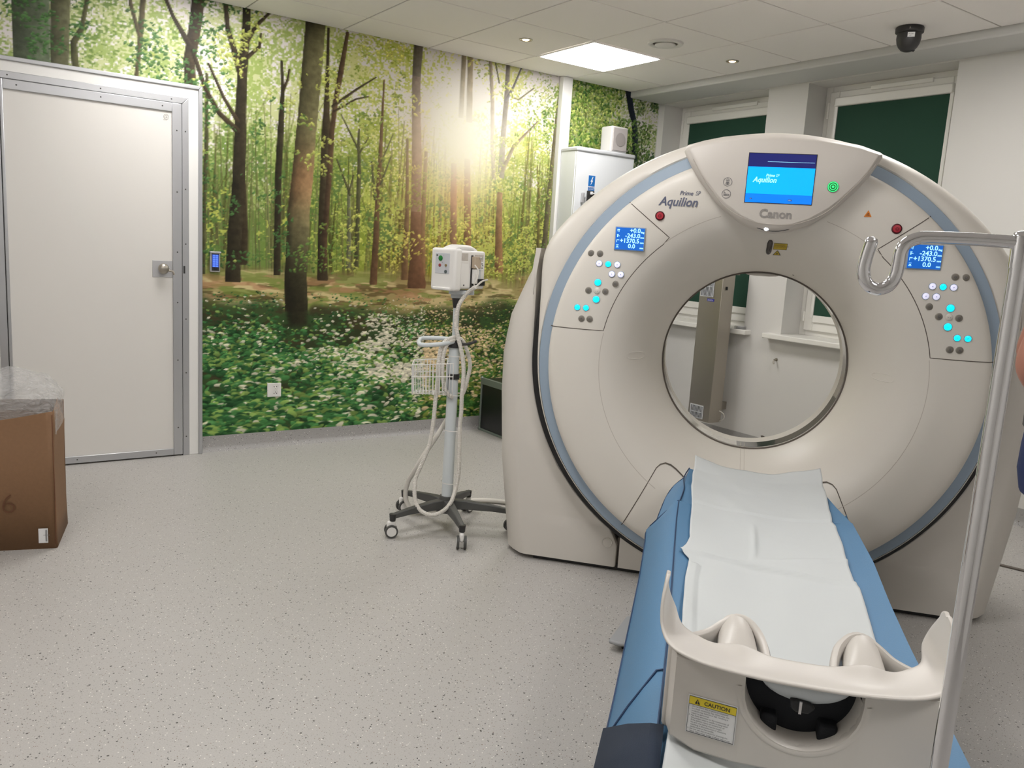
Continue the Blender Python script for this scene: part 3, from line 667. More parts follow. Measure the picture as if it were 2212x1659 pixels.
q = thing('cable_clip', 'small dark hook at the foot of the wall seen through the bore', 'hook', (5.05, 3.83, .08))
obj('clip_arm', MB().tube([(5.06,3.84,.10),(5.035,3.84,.12),(5.03,3.81,.12),(5.03,3.80,.09)], .005, 6), M['seam'], q, smooth=60); obj('clip_base', MB().box(5.052,5.06,3.83,3.85,.085,.11), M['seam'], q)

# ------------------------------------------------------------------ ceiling things
def panel_light(x, y_, lab):
    l = thing('ceiling_light', lab, 'light', (x+.3125, y_+.3125, ZC), group='square ceiling light panels')
    obj('light_frame', MB().loft([[(x+.004,y_+.004,ZC+.004),(x+.621,y_+.004,ZC+.004),(x+.621,y_+.621,ZC+.004),(x+.004,y_+.621,ZC+.004)], [(x+.006,y_+.006,ZC-.003),(x+.619,y_+.006,ZC-.003),(x+.619,y_+.619,ZC-.003),(x+.006,y_+.619,ZC-.003)], [(x+.022,y_+.022,ZC-.003),(x+.603,y_+.022,ZC-.003),(x+.603,y_+.603,ZC-.003),(x+.022,y_+.603,ZC-.003)], [(x+.024,y_+.024,ZC+.002),(x+.601,y_+.024,ZC+.002),(x+.601,y_+.601,ZC+.002),(x+.024,y_+.601,ZC+.002)]], closed=True), M['ceil'], l)
    a0, a1, b0, b1, r = x+.022, x+.603, y_+.022, y_+.603, .03; P = []
    for cx, cy, s0 in ((a1-r, b0+r, -90), (a1-r, b1-r, 0), (a0+r, b1-r, 90), (a0+r, b0+r, 180)):
        for k_ in range(6): t_ = R(s0+90*k_/5); P.append((cx+r*math.cos(t_), cy+r*math.sin(t_)))
    obj('diffuser', MB().prism(P, ZC-.004, ZC-.001, 'z'), M['panel'], l)
labs = ['bright square ceiling light panel near the white duct and corner', 'square ceiling light panel at the top edge of the frame beyond the camera dome'] + ['square ceiling light panel above the door side, out of view', 'square ceiling light panel above the couch, out of view', 'square ceiling light panel behind the photographer, out of view', 'added square fill light panel at the far left, out of view']
for (x, y_), lb_ in zip(LIGHTS, labs): panel_light(x, y_, lb_)
def downlight(x, y_, lab):
    l = thing('downlight', lab, 'light', (x, y_, ZC), group='small recessed spotlights')
    obj('trim_ring', MB().lathe([(.043,0),(.042,-.005),(.034,-.006),(.031,.0)], (x,y_,ZC), n=32), M['steel'], l, smooth=50)
    obj('reflector', MB().lathe([(.031,-.001),(.022,-.0015),(.0,-.0018)], (x,y_,ZC), n=24), M['steel'], l)
    obj('bulb', MB().lathe([(.022,-.002),(.018,-.006),(.0001,-.008)], (x,y_,ZC), n=24), M['bulb'], l, smooth=60)
    return l
downlight(3.15, 4.54, 'small lit round spotlight left of the square ceiling panel'); downlight(4.41, 3.93, 'small lit round spotlight right of the square ceiling panel')
v = thing('air_valve', 'round white ceiling air valve right of the light panel', 'vent', (3.79, 3.935, ZC))
obj('valve_rim', MB().lathe([(.112,0),(.108,-.010),(.09,-.014),(.078,-.006),(.078,.0)], (3.79,3.935,ZC), n=48), M['white'], v, smooth=50)
obj('valve_throat', MB().lathe([(.079,-.001),(.05,-.002)], (3.79,3.935,ZC), n=40), M['seam'], v)
obj('valve_disc', MB().lathe([(.0001,-.022),(.055,-.020),(.066,-.014),(.062,-.005)], (3.79,3.935,ZC), n=48), M['white'], v, smooth=50)
cx, cy = 4.42, 2.70
v = thing('security_camera', 'black dome security camera hanging under the ceiling', 'camera', (cx, cy, ZC))
obj('mount', MB().lathe([(.0001,0),(.070,0),(.073,-.006),(.072,-.028),(.064,-.034),(.0001,-.034)], (cx,cy,ZC), n=40), M['dark'], v, smooth=45)
obj('dome', MB().lathe([(.062,-.033),(.063,-.06),(.058,-.085),(.048,-.105),(.034,-.120),(.018,-.127),(.0001,-.129)], (cx,cy,ZC), n=40), M['dark'], v, smooth=60)
ln = MB().lathe([(.024,.0),(.022,-.010),(.0001,-.012)], (0,0,0), n=24); ln.v = [tuple(Matrix.Rotation(R(35), 3, 'X') @ Vector(p) + Vector((cx+.012, cy-.014, ZC-.108))) for p in ln.v]
obj('lens', ln, M['black'], v, smooth=50)
e = Vector((-cx, -cy, 0)).normalized(); rt = Vector((e.y, -e.x, 0))*-1; ctr = Vector((cx, cy, ZC-.052))+e*.0635
st_ = obj('sticker', MB().obox(ctr+rt*.010, rt, (0,0,1), e, .018, .012, .0012), M['label'], v)
text('sticker_text', 'IP CAM', .008, ctr+rt*-.004+e*.0015+Vector((0,0,.001)), M['print'], st_, rt, (0,0,1)); text('sticker_text', '12V', .007, ctr+rt*.0+e*.0015+Vector((0,0,-.008)), M['print'], st_, rt, (0,0,1))
obj('screw', MB().cyl(Vector((cx,cy,ZC-.018))+e*.0725-rt*.004, Vector((cx,cy,ZC-.018))+e*.070, .006, n=12), M['steel'], v)

# ------------------------------------------------------------------ CT scanner (gantry frame)
ZG = .966
PR = [(.392,.37),(.396,.345),(.404,.31),(.418,.262),(.438,.205),(.462,.155),(.492,.108),(.528,.064),(.565,.032),(.60,.010),(.65,-.010),(.70,-.018),(.76,-.020),(.80,-.016),(.825,-.009),(.838,.0),(.843,.012)]
PRn = np.array(PR)
def fy(x, z): return float(np.interp(math.hypot(x, z-ZG), PRn[:, 0], PRn[:, 1]))
CT = thing('ct_scanner', 'large off-white ring shaped CT scanner with a blue-grey band and blue screens', 'scanner', (0,0,0), 'g')
def cobj(n, mb, m, **k): return obj(n, mb, m, k.pop('parent', CT), **k)
prof = spline([(r, h, 0) for r, h in PR], .012)
cobj('front_cover', MB().lathe([(p.x, p.y) for p in prof]+[(.843,.04)], (0,0,ZG), 'y', 288), M['gantry'], smooth=60)
cobj('bore_ring', MB().lathe([(.386,.366),(.394,.364),(.396,.372),(.388,.376),(.386,.366)], (0,0,ZG), 'y', 96), M['seam'], smooth=60)
cobj('bore_tube', MB().lathe([(.391,.37),(.391,.60)], (0,0,ZG), 'y', 96), M['gantry'], smooth=60)
cobj('scan_window', MB().lathe([(.3895,.40),(.3895,.50)], (0,0,ZG), 'y', 96, R(-94), R(-20)), mat('scan_window_dark', (70,68,64), .12, coat=.6), smooth=60, label='dark glossy window strip inside the bore')
cobj('scan_window', MB().lathe([(.3895,.40),(.3895,.50)], (0,0,ZG), 'y', 96, R(-20), R(266)), mat('scan_window_clear', (196,190,180), .08, coat=1), smooth=60, label='clear glossy film strip inside the bore')
cobj('rear_funnel', MB().lathe([(.391,.60),(.405,.63),(.44,.68),(.50,.73),(.58,.765),(.66,.785)], (0,0,ZG), 'y', 96), M['gantry'], smooth=60)
cobj('blue_band', MB().lathe([(.838,.030),(.845,.022),(.885,.030),(.890,.045),(.89,.07)], (0,0,ZG), 'y', 128), M['band'], smooth=50)
# outer housing: crescent outside the band, then rolled back
def rho(an):
    cz, RR = .797, 1.103; dx, dz = math.cos(an), math.sin(an); k = ZG-cz
    r_big = -k*dz+math.sqrt(max(0, k*k*dz*dz-k*k+RR*RR))
    z = ZG+r_big*dz
    lim = 9
    r = r_big
    xl = lambda zz: .905+max(0, zz-.92)*.035
    for _ in range(8):
        x = abs(r*dx); zz = ZG+r*dz
        if x > xl(zz) and abs(dx) > .2: r = min(r_big, xl(zz)/abs(dx))
    if dz < 0: r = .905
    return min(r, r_big)
loops = []; NA = 180
sm = [rho(2*PI*k/NA) for k in range(NA)]
for it in range(4): sm = [(sm[k-1]+2*sm[k]+sm[(k+1) % NA])/4 for k in range(NA)]
for fr, yy, sh in [(0,.040,0),(.10,.036,0),(.45,.045,0),(.72,.062,0),(.88,.085,0),(.97,.115,0),(1,.15,0),(1,.62,0),(.9,.71,0),(.6,.77,0),(-.9,.80,0)]:
    L = []
    for k in range(NA):
        an = 2*PI*k/NA; r = .888+(sm[k]-.888)*fr; L.append((r*math.cos(an), yy, ZG+r*math.sin(an)))
    loops.append(L)
cobj('housing_ring', MB().loft(loops), M['gantry'], smooth=50)
# side shrouds
def shroud(sg):
    rows = []
    zs_ = [.022,.06,.12,.197,.23,.28,.35,.45,.55,.65,.75,.85,.92,1.0,1.1,1.2,1.28,1.34,1.375,1.40]
    xo_ = lambda z: np.interp(z, [0,.44,.75,.94,1.10,1.27,1.36,1.40], [1.022,1.080,1.100,1.102,1.076,1.008,.962,.94])
    for z in zs_:
        if z > .92: xi = .936+(z-.92)*.012
        else: xi = max(.500, math.sqrt(max(0, .937**2-(ZG-z)**2)))
        xo = float(xo_(z)); ch = min(.10, (xo-xi)*.75); b = .012
        P = [(xi+.001, .62), (xi, .17), (xi+.004, .140), (xi+b, .134), (xo-ch-.01, .134), (xo-ch+.012, .139), (xo-ch*.45, .178), (xo-.008, .228), (xo, .26), (xo-.02, .32), (xo-.10, .60), (xo-.14, .70), (xi+.01, .74)]
        rows.append([(sg*x, yy, z) for x, yy in P])
    return MB().loft(rows, closed=True, cap0=True, cap1=True)
for sg in (-1, 1): cobj('side_shroud', shroud(sg), M['gantry_side'], smooth=40)
cobj('shroud_liner', MB().lathe([(.902,.118),(.939,.128),(.95,.2)], (0,0,ZG), 'y', 96, R(180-18), R(378)), M['black'], smooth=50)
cobj('lower_panel', MB().prism([(-.490,.022),(.490,.022),(.490,.167)]+[(.937*math.cos(t), ZG+.937*math.sin(t)) for t in np.linspace(R(-58.5), R(-121.5), 24)]+[(-.490,.167)], .134, .60), M['gantry_side'], bev=.003)
cobj('lower_gap', MB().box(-.502,.502,.165,.58,.01,.15), M['seam']); cobj('plinth', MB().box(-.88,.88,.16,.64,0,.03), M['dark'])
kl = MB().lathe([(.0235,-.0015),(.022,-.004),(.019,-.001),(.017,.004),(.0001,.004)], (-.545,.134,.132), 'y', 28); cobj('panel_lock', kl, M['gantry_side'], smooth=50)
cobj('lock_slot', MB().box(-.557,-.533,.1345,.139,.1295,.1345), M['seam']); 
# fine joints that follow the face
def ribbon(pts, w, m, name, lift=.0012, closed=False):
    P = [Vector((x, 0, z)) for x, z in pts]; L = []
    for i, p in enumerate(P):
        a = P[max(i-1,0)]; b = P[min(i+1,len(P)-1)]; t = (b-a).normalized(); n_ = Vector((-t.z, 0, t.x))
        row = []
        for s_, l_ in ((-1,-.004),(-.8,lift),(.8,lift),(1,-.004)):
            q_ = p+n_*w/2*s_; rr_ = math.hypot(q_.x, q_.z-ZG); sl_ = 1 if rr_ > .6 else (1.8 if rr_ > .55 else 3.2); row.append((q_.x, fy(q_.x, q_.z)-(l_*sl_ if l_ > 0 else l_), q_.z))
        L.append(row)
    return cobj(name, MB().loft(L, closed=False), m)
def dense(pts, st=.012):
    o = []
    for a, b in zip(pts[:-1], pts[1:]):
        n_ = max(1, int(math.hypot(b[0]-a[0], b[1]-a[1])/st))
        o += [(a[0]+(b[0]-a[0])*k/n_, a[1]+(b[1]-a[1])*k/n_) for k in range(n_)]
    return o+[pts[-1]]
for sg in (-1, 1):
    inner = [(.381,1.473)]+[(.63*math.cos(t), .962+.63*math.sin(t)) for t in np.linspace(R(49.5), R(10.8), 16)]
    inner[0] = (.386, 1.471)
    pl_ = [(.556,1.602)]+[(.386,1.471)]+inner[1:]+[(.8415,1.0825)]
    ribbon(dense([(sg*x, z) for x, z in pl_]), .0038, M['seam'], 'panel_joint', .0014)
    arc = [(sg*.632*math.cos(t), .962+.632*math.sin(t)) for t in np.linspace(R(50), R(72), 20)]; ribbon(arc, .0024, M['seam_l'], 'cover_joint', .0016)
    arc = [(sg*.627*math.cos(t), .962+.627*math.sin(t)) for t in np.linspace(R(10), R(-56), 60)]; ribbon(arc, .0024, M['seam_l'], 'cover_joint', .0016)
    cc = [(sg*.4785,.262),(sg*.356,.523),(sg*.341,.537),(sg*.3213,.5415),(sg*.30,.535),(sg*.2753,.519),(sg*.24,.49)]
    ribbon(dense(cc), .0042, M['seam'], 'couch_cover_joint', .0015)
for xx in (-.012, .004): ribbon(dense([(xx,.60),(xx,.50)]), .0018, M['seam_l'], 'tape_edge')
def onface(x, z, dy=0): return (x, fy(x, z)+dy, z)
# grip recesses
for sg in (-1, 1):
    h_ = MB(); cxh = sg*.487; L0 = []
    for s_, yo in ((1.0,-.002),(.86,-.0035),(.7,.004),(.0,.012)):
        L = []
        for k_ in range(28):
            t_ = 2*PI*k_/28; ex = .036*math.copysign(abs(math.cos(t_))**.7, math.cos(t_))*s_; ez = .017*math.copysign(abs(math.sin(t_))**.8, math.sin(t_))*s_
            xx, zz = cxh+ex, .977+ez; L.append((xx, fy(xx, zz)+yo, zz))
        L0.append(L)
    cobj('grip_recess', h_.loft(L0, cap1=True), M['gantry'], smooth=60)
# small displays, buttons and emergency stops
def lcd(x0, x1, z0, z1, sg):
    yb = min(fy(x0, z0), fy(x1, z1), fy(x0, z1))-.005
    bz = cobj('display_bezel', MB().box(x0-.004, x1+.004, yb, yb+.03, z0-.004, z1+.004), M['band'], bev=.003)
    sc = cobj('display', MB().box(x0, x1, yb-.0015, yb, z0, z1), M['lcd'], parent=bz)
    return sc, yb
for (x0, x1, z0, z1) in [(-.5965,-.483,1.413,1.4995),(.4905,.604,1.409,1.4955)]:
    sc, yb = lcd(x0, x1, z0, z1, 1)
    for i, (s_, xr) in enumerate([('+0.0', -.016), ('-243.0', -.016), ('+1370.5', -.018), ('0.0', -.033)]):
        zz = z1-.0175-i*.0205
        text('readout', s_, .0235, (x1+xr, yb-.002, zz), M['lcdtext'], sc, align='RIGHT', bold=.0005)
        text('unit', 'deg' if i == 0 else 'mm', .0095, (x1-.015, yb-.002, zz-.001), M['lcdtext'], sc, bold=.0004)
        g = MB(); gx = x0+.005
        if i == 0: g.box(gx, gx+.010, yb-.003, yb-.0015, zz+.008, zz+.011).box(gx+.001, gx+.0025, yb-.003, yb-.0015, zz+.002, zz+.008).box(gx+.006, gx+.008, yb-.003, yb-.0015, zz, zz+.008)
        elif i == 1: g.box(gx, gx+.007, yb-.003, yb-.0015, zz+.009, zz+.0115).box(gx+.003, gx+.011, yb-.003, yb-.0015, zz+.004, zz+.006).box(gx+.001, gx+.004, yb-.003, yb-.0015, zz, zz+.008)
        elif i == 2: g.box(gx, gx+.010, yb-.003, yb-.0015, zz+.008, zz+.011).box(gx, gx+.0015, yb-.003, yb-.0015, zz, zz+.009)
        else: g.box(gx, gx+.009, yb-.003, yb-.0015, zz+.010, zz+.0115).box(gx+.001, gx+.008, yb-.003, yb-.0015, zz+.003, zz+.007).box(gx-.001, gx+.010, yb-.003, yb-.0015, zz, zz+.0015)
        cobj('row_icon', g, M['lcdtext'], parent=sc)
bl = [(-.6913,1.3911,'g'),(-.6546,1.3916,'g'),(-.6548,1.3524,'w'),(-.6185,1.3519,'c'),(-.582,1.352,'w'),(-.601,1.3133,'w'),(-.5652,1.3134,'w'),(-.5842,1.275,'g'),(-.6545,1.276,'C'),(-.6903,1.2418,'g'),(-.656,1.2419,'p'),(-.6221,1.2414,'g'),(-.6563,1.2073,'C'),(-.731,1.1692,'c'),(-.6951,1.1697,'c'),(-.7102,1.1244,'h'),(-.6771,1.1251,'h')]
br = [(.66,1.3857,'g'),(.6972,1.3861,'g'),(.5884,1.347,'w'),(.624,1.347,'c'),(.6598,1.3474,'w'),(.5714,1.309,'w'),(.6063,1.3096,'w'),(.5893,1.2719,'g'),(.6592,1.2714,'C'),(.6254,1.2374,'g'),(.6592,1.2377,'p'),(.6923,1.2368,'g'),(.6596,1.2019,'C'),(.6966,1.1635,'c'),(.7324,1.164,'c'),(.6777,1.1183,'h'),(.7107,1.1189,'h')]
ICON = {'g': 'O', 'w': '+', 'c': '=', 'C': '-', 'p': '- -', 'h': 'A'}
for lst in (bl, br):
    for x, z, k_ in lst:
        r = .0135 if k_ == 'C' else .0115; y0_ = fy(x, z)
        rg = cobj('button_ring', MB().lathe([(r+.002,.006),(r+.002,-.0022),(r,-.003)], (x,y0_,z), 'y', 24), M['gantry_side'] if k_ == 'p' else (M['btnring'] if k_ in 'gh' else M['band']), smooth=40)
        mm = {'g': M['btngrey'], 'h': M['btngrey'], 'w': M['btnwhite'], 'c': M['cyan'], 'C': M['cyan'], 'p': M['gantry']}[k_]
        bt_ = cobj('button', MB().lathe([(r,.004),(r,-.0035),(r*.85,-.0048),(.0001,-.0052)], (x,y0_,z), 'y', 24), mm, parent=rg, smooth=40)
        text('button_icon', ICON[k_], r*1.05, (x, y0_-.0056, z-r*.38), M['iconb'] if k_ in 'w' else (mat('icon_teal', (20,120,150), .5) if 'icon_teal' not in bpy.data.materials else bpy.data.materials['icon_teal']) if k_ in 'cC' else M['icon'], rg, align='CENTER')
for x, z in ((-.4294,1.5528),(.4395,1.5487)):
    y0_ = fy(x, z)
    e_ = cobj('emergency_stop', MB().lathe([(.0185,.004),(.0185,-.003),(.0155,-.005),(.0145,-.003)], (x,y0_,z), 'y', 32), M['darkred'], smooth=50, label='dark red emergency stop button')
    cobj('stop_cap', MB().lathe([(.0145,-.003),(.0135,-.009),(.0001,-.0105)], (x,y0_,z), 'y', 32), M['red'], parent=e_, smooth=60)
    text('stop_mark', 'O', .016, (x, y0_-.0112, z-.006), M['darkred'], e_, align='CENTER')
# lettering on the face
ya_ = fy(-.36, 1.61)-.002
text('model_lettering', 'Aquilion', .0475, (-.4375, ya_, 1.5945), M['logo'], CT, shear=.28, bold=.0011, sx=.92, up=(0,.02,1))
text('model_lettering', 'Prime', .0235, (-.361, ya_, 1.6365), M['logo'], CT, shear=.28, bold=.0004, sx=.92); text('model_lettering', 'SP', .0235, (-.301, ya_, 1.6375), M['logo'], CT, shear=.22, sx=.82)
tx, tz = .334, 1.597; yy = fy(tx, tz)-.001
tr_ = cobj('radiation_sign', MB().prism([(tx-.0135,tz-.010),(tx+.0135,tz-.010),(tx,tz+.0145)], yy-.001, yy+.004), M['orange'])
for a_ in (90, 210, 330): cobj('trefoil_blade', MB().lathe([(.0018,-.0016),(.0055,-.0016)], (tx, yy, tz-.002), 'y', 6, R(a_-25), R(a_+25)), M['print'], parent=tr_)
cobj('trefoil_blade', MB().lathe([(.0001,-.0016),(.0012,-.0016)], (tx, yy, tz-.002), 'y', 8), M['print'], parent=tr_)
# laser slot, laser labels, microphone hole
def capsule(x, z, w, h_, y0_, y1_, n_=10):
    P = []
    if h_ > w:
        for k_ in range(n_+1): t_ = PI*k_/n_; P.append((x+w/2*math.cos(t_), z+h_/2-w/2+w/2*math.sin(t_)))
        for k_ in range(n_+1): t_ = PI+PI*k_/n_; P.append((x+w/2*math.cos(t_), z-h_/2+w/2+w/2*math.sin(t_)))
    else:
        for k_ in range(n_+1): t_ = -PI/2+PI*k_/n_; P.append((x+w/2-h_/2+h_/2*math.cos(t_), z+h_/2*math.sin(t_)))
        for k_ in range(n_+1): t_ = PI/2+PI*k_/n_; P.append((x-w/2+h_/2+h_/2*math.cos(t_), z+h_/2*math.sin(t_)))
    return MB().prism(P, y0_, y1_)
sl = MB()
def fpoly(pts, lift=.0015):   # polygon laid on the curved face
    return MB().add([(x, fy(x, z)-lift, z) for x, z in pts], [tuple(range(len(pts)))])
zc_ = 1.4595
L = []
for (w_, dz_) in [(.004,.0265),(.0085,.022),(.0105,.015),(.0105,0),(.0105,-.015),(.0085,-.022),(.004,-.0265)]:
    z = zc_+dz_; L.append([(x, fy(x, z)-.002, z) for x in (.003-w_, .003, .003+w_)])
cobj('laser_window', MB().loft(L, closed=False), M['lens'], smooth=60, solid=.004)
def facelabel(x0, x1, z0, z1, lift): return MB().add([(x0, fy(x0,z0)-lift, z0),(x1, fy(x1,z0)-lift, z0),(x1, fy(x1,z1)-lift, z1),(x0, fy(x0,z1)-lift, z1)], [(0,1,2,3)])
zl0, zl1 = 1.4505, 1.474
la = cobj('laser_label', facelabel(.0185,.0695,zl0,zl1,.003), M['olive'], solid=.0005)
up_ = Vector((0, fy(.04,zl1)-fy(.04,zl0), zl1-zl0)).normalized()
text('laser_text', 'LASER RADIATION\nDO NOT STARE INTO BEAM\nCLASS 2 LASER PRODUCT', .0048, (.021, fy(.04,1.4685)-.004, 1.4665), M['print'], la, up=up_, line=1.3)
for a_, b_, c_, d_2 in ((.0185,.0695,zl1-.001,zl1),(.0185,.0695,zl0,zl0+.001),(.0185,.0195,zl0,zl1),(.0685,.0695,zl0,zl1)): cobj('label_border', facelabel(a_,b_,c_,d_2,.0035), M['print'], parent=la)
tri = cobj('laser_sign', MB().add([(x, fy(x,z)-.003, z) for x, z in [(.021,1.4285),(.052,1.4285),(.0365,1.4475)]], [(0,1,2)]), M['print'])
cobj('laser_sign_field', MB().add([(x, fy(x,z)-.0062, z) for x, z in [(.0245,1.4302),(.0485,1.4302),(.0365,1.4450)]], [(0,1,2)]), M['olive'], parent=tri)
star = []
for k_ in range(16): r_s = .0038 if k_ % 2 == 0 else .0018; star.append((.0365+r_s*math.cos(PI*k_/8), 1.4345+r_s*math.sin(PI*k_/8)))
cobj('laser_star', MB().add([(x, fy(x,z)-.0070, z) for x, z in star], [tuple(range(16))]), M['print'], parent=tri)
cobj('microphone_hole', capsule(.1225,1.353,.007,.003,fy(.1225,1.353)-.002,fy(.1225,1.353)+.004), M['print'])
cobj('bore_lamp', MB().add([(x, .372+.003-abs(x)*0-.004*k_, ZG+.392*math.sqrt(1-(x/.392)**2)-d_) for k_, (d0) in enumerate((0,1)) for x, d_ in [(-.078,.001),(-.06,.012*d0),(-.03,.018*d0),(.03,.018*d0),(.06,.012*d0),(.078,.001)]], [(0,1,7,6),(1,2,8,7),(2,3,9,8),(3,4,10,9),(4,5,11,10)]), M['canopy'], smooth=60, solid=.004)
# canopy with the touch screen
low = [(-.356,1.799),(-.325,1.745),(-.2935,1.70),(-.2623,1.662),(-.230,1.624),(-.1965,1.5925),(-.1261,1.5445),(-.0658,1.5195),(0,1.511),(.0658,1.5195),(.1261,1.5425),(.1965,1.59),(.230,1.622),(.2623,1.658),(.2935,1.694),(.325,1.739),(.356,1.7985)]
topc = [(.3545,1.8075),(.29,1.829),(.2312,1.8395),(.12,1.857),(0,1.8625),(-.12,1.858),(-.2146,1.846),(-.29,1.829),(-.350,1.8105)]
def cloop(sx, szl, szu, dzt, yl, yt):
    L = []
    for x, z in low: L.append((x*sx, yl, 1.80+(z-1.80)*szl))
    for x, z in topc: L.append((x*sx, yt, 1.80+(z-1.80)*szu+dzt))
    return L
loops = [cloop(1, 1.01, 1, .042, .10, .17), cloop(1, 1.005, 1, .030, .0, .09), cloop(1, 1, 1, .016, -.030, .01), cloop(.998, .995, 1, .006, -.043, -.035), cloop(.985, .97, .98, .0, -.053, -.058), cloop(.945, .915, .90, -.002, -.0690, -.068), cloop(.935, .903, .84, -.003, -.070, -.070)]
CN = cobj('control_canopy', MB().loft(loops, cap1=True), M['canopy'], smooth=50)
inn = [(-.3195,1.7688),(-.2646,1.6853),(-.1818,1.5953),(-.088,1.5495),(.0,1.539),(.09,1.5485),(.1817,1.594),(.262,1.681),(.3326,1.7722)]
iv = spline([(x, -.0698, z) for x, z in inn], .02); cobj('canopy_groove', MB().rings([(p, .0011) for p in iv], 6), M['seam_l'], parent=CN)
yF = -.0705
sb = cobj('screen_bezel', MB().box(-.1165,.1275,yF-.001,yF+.01,1.6155,1.7995), M['dark'], parent=CN)
cobj('screen_header', MB().box(-.114,.125,yF-.0025,yF-.001,1.7485,1.797), M['scr_dark'], parent=CN)
cobj('screen_field', MB().box(-.114,.125,yF-.0025,yF-.001,1.650,1.7485), M['scr_blue'], parent=CN)
cobj('screen_footer', MB().box(-.114,.125,yF-.0025,yF-.001,1.618,1.650), M['scr_low'], parent=CN)
cobj('screen_line', MB().box(-.046,.121,yF-.0035,yF-.0025,1.7675,1.7685), M['lcdtext'], parent=CN)
cobj('screen_key', MB().box(-.098,-.090,yF-.0035,yF-.0025,1.629,1.634), M['iconb'], parent=CN); cobj('screen_key', MB().box(.040,.055,yF-.0035,yF-.0025,1.627,1.633), M['iconb'], parent=CN)
text('screen_text', '>', .005, (-.096,yF-.004,1.6295), M['lcdtext'], CN); text('screen_text', 'NEXT', .0042, (.0415,yF-.004,1.6285), M['lcdtext'], CN)
text('screen_text', 'Aquilion', .0272, (-.0925,yF-.0036,1.6925), M['lcdtext'], CN, shear=.28, bold=.0005, sx=.92)
text('screen_text', 'Prime', .0145, (-.0475,yF-.0036,1.7135), M['lcdtext'], CN, shear=.28, sx=.92, bold=.0003); text('screen_text', 'SP', .0145, (-.0115,yF-.0036,1.7135), M['lcdtext'], CN, shear=.22, sx=.8)
text('maker_lettering', 'Canon', .044, (-.0565,yF-.0012,1.5635), M['logo_grey'], CN, bold=.0014, sx=.98, spacing=1.02)
for x, z, k_ in ((-.1838,1.6886,0),(-.1848,1.6443,1)):
    rg = cobj('touch_icon', MB().lathe([(.0165,-.0012),(.0152,-.0012)], (x,yF,z), 'y', 36), M['icon'], parent=CN)
    if k_ == 0:
        obj('icon_line', MB().lathe([(.0062,-.0012),(.0052,-.0012)], (x,yF,z+.006), 'y', 20), M['icon'], CN)
        g = MB(); [g.box(x+a_-.0006, x+a_+.0006, yF-.0012, yF, z-.011, z-.002) for a_ in (-.005,-.0015,.0015,.005)]; g.box(x-.006,x+.006,yF-.0012,yF,z-.003,z-.0018); g.box(x-.004,x+.004,yF-.0012,yF,z+.0055,z+.0065); obj('icon_line', g, M['icon'], CN)
    else:
        g = MB(); g.box(x-.0095,x-.0085,yF-.0012,yF,z-.006,z+.007).box(x-.0055,x-.0045,yF-.0012,yF,z-.006,z+.007).box(x-.0095,x-.0045,yF-.0012,yF,z+.006,z+.007).box(x-.0095,x+.0105,yF-.0012,yF,z-.006,z-.005).box(x-.0045,x+.0105,yF-.0012,yF,z-.001,z).box(x+.0095,x+.0105,yF-.0012,yF,z-.006,z); obj('icon_line', g, M['icon'], CN)
gl = obj('ready_lamp', MB().lathe([(.0195,-.001),(.0195,-.0025),(.0001,-.0035)], (.1937,yF,1.686), 'y', 36), M['green_dark'], CN, smooth=40)
for ra, rb in ((.0185,.0155),(.0118,.0088)): obj('lamp_ring', MB().lathe([(ra,-.0038),(rb,-.0038)], (.1937,yF,1.686), 'y', 36), M['green_led'], CN)
obj('lamp_dot', MB().lathe([(.0045,-.0042),(.0001,-.0042)], (.1937,yF,1.686), 'y', 20), M['green_led'], CN)
tab = []
for k_ in range(13):
    u_ = -1+2*k_/12; tab.append((u_*.066, 1.5275-.013*(1-u_*u_)))
tb = [(x, -.058+.002, z+.0015) for x, z in tab]
cobj('lamp_groove', MB().rings([(Vector((x, -.048-.006*(1-abs(x)/.07), z+.0005)), .0013) for x, z in tab], 6), M['print'], parent=CN)
obj('status_led', MB().lathe([(.009,0),(.006,-.004),(.0001,-.005)], (-.024,-.052,1.5235), 'y', 20), M['whiteled'], CN, smooth=60)
cobj('side_notch', MB().obox((.672,.14,1.660),(.77,0,-.64),(0,1,0),(.64,0,.77),.016,.012,.006), M['seam_l'], bev=.002)

# ------------------------------------------------------------------ patient couch
CO = thing('patient_couch', 'long blue upholstered patient couch in front of the scanner', 'couch', (.01,-1.2,0), 'g')
def couch_obj(n, mb, m, **k): return obj(n, mb, m, k.pop('parent', CO), **k)
def jit(y_, s_): return .004*math.sin(y_*9+s_)+.003*math.sin(y_*23+s_*2)
def xl(y_): return float(np.interp(y_, [-2.4,-2.0,-1.75,-.96,-.8], [-.210,-.212,-.215,-.236,-.238]))
def xr(y_): return float(np.interp(y_, [-2.4,-1.9,-1.6,-1.37,-1.1,-.75,-.6], [.277,.277,.276,.280,.290,.287,.285]))
def ztop(x, y_):
    u = (x-.03)/.25; return .597+.026*min(1.2, u*u)
rows = []
for k_ in range(41):
    y_ = -2.32+k_*(1.56/40); a, b = xl(y_), xr(y_); row = []
    for i in range(15):
        x = a+(b-a)*i/14; row.append((x, y_, ztop(x, y_)))
    row += [(b+.004, y_, .60), (b+.006, y_, .50), (b-.01, y_, .49), (a+.03, y_, .49), (a-.0, y_, .60)]
    rows.append(row)
couch_obj('mattress_pad', MB().loft(rows, closed=True, cap0=True, cap1=True), M['bluepad'], smooth=50)
fo = lambda y_: float(np.interp(y_, [-2.32,-1.86,-1.2,-.9,-.78,-.755], [-.300,-.302,-.312,-.322,-.330,-.318]))
rows = []
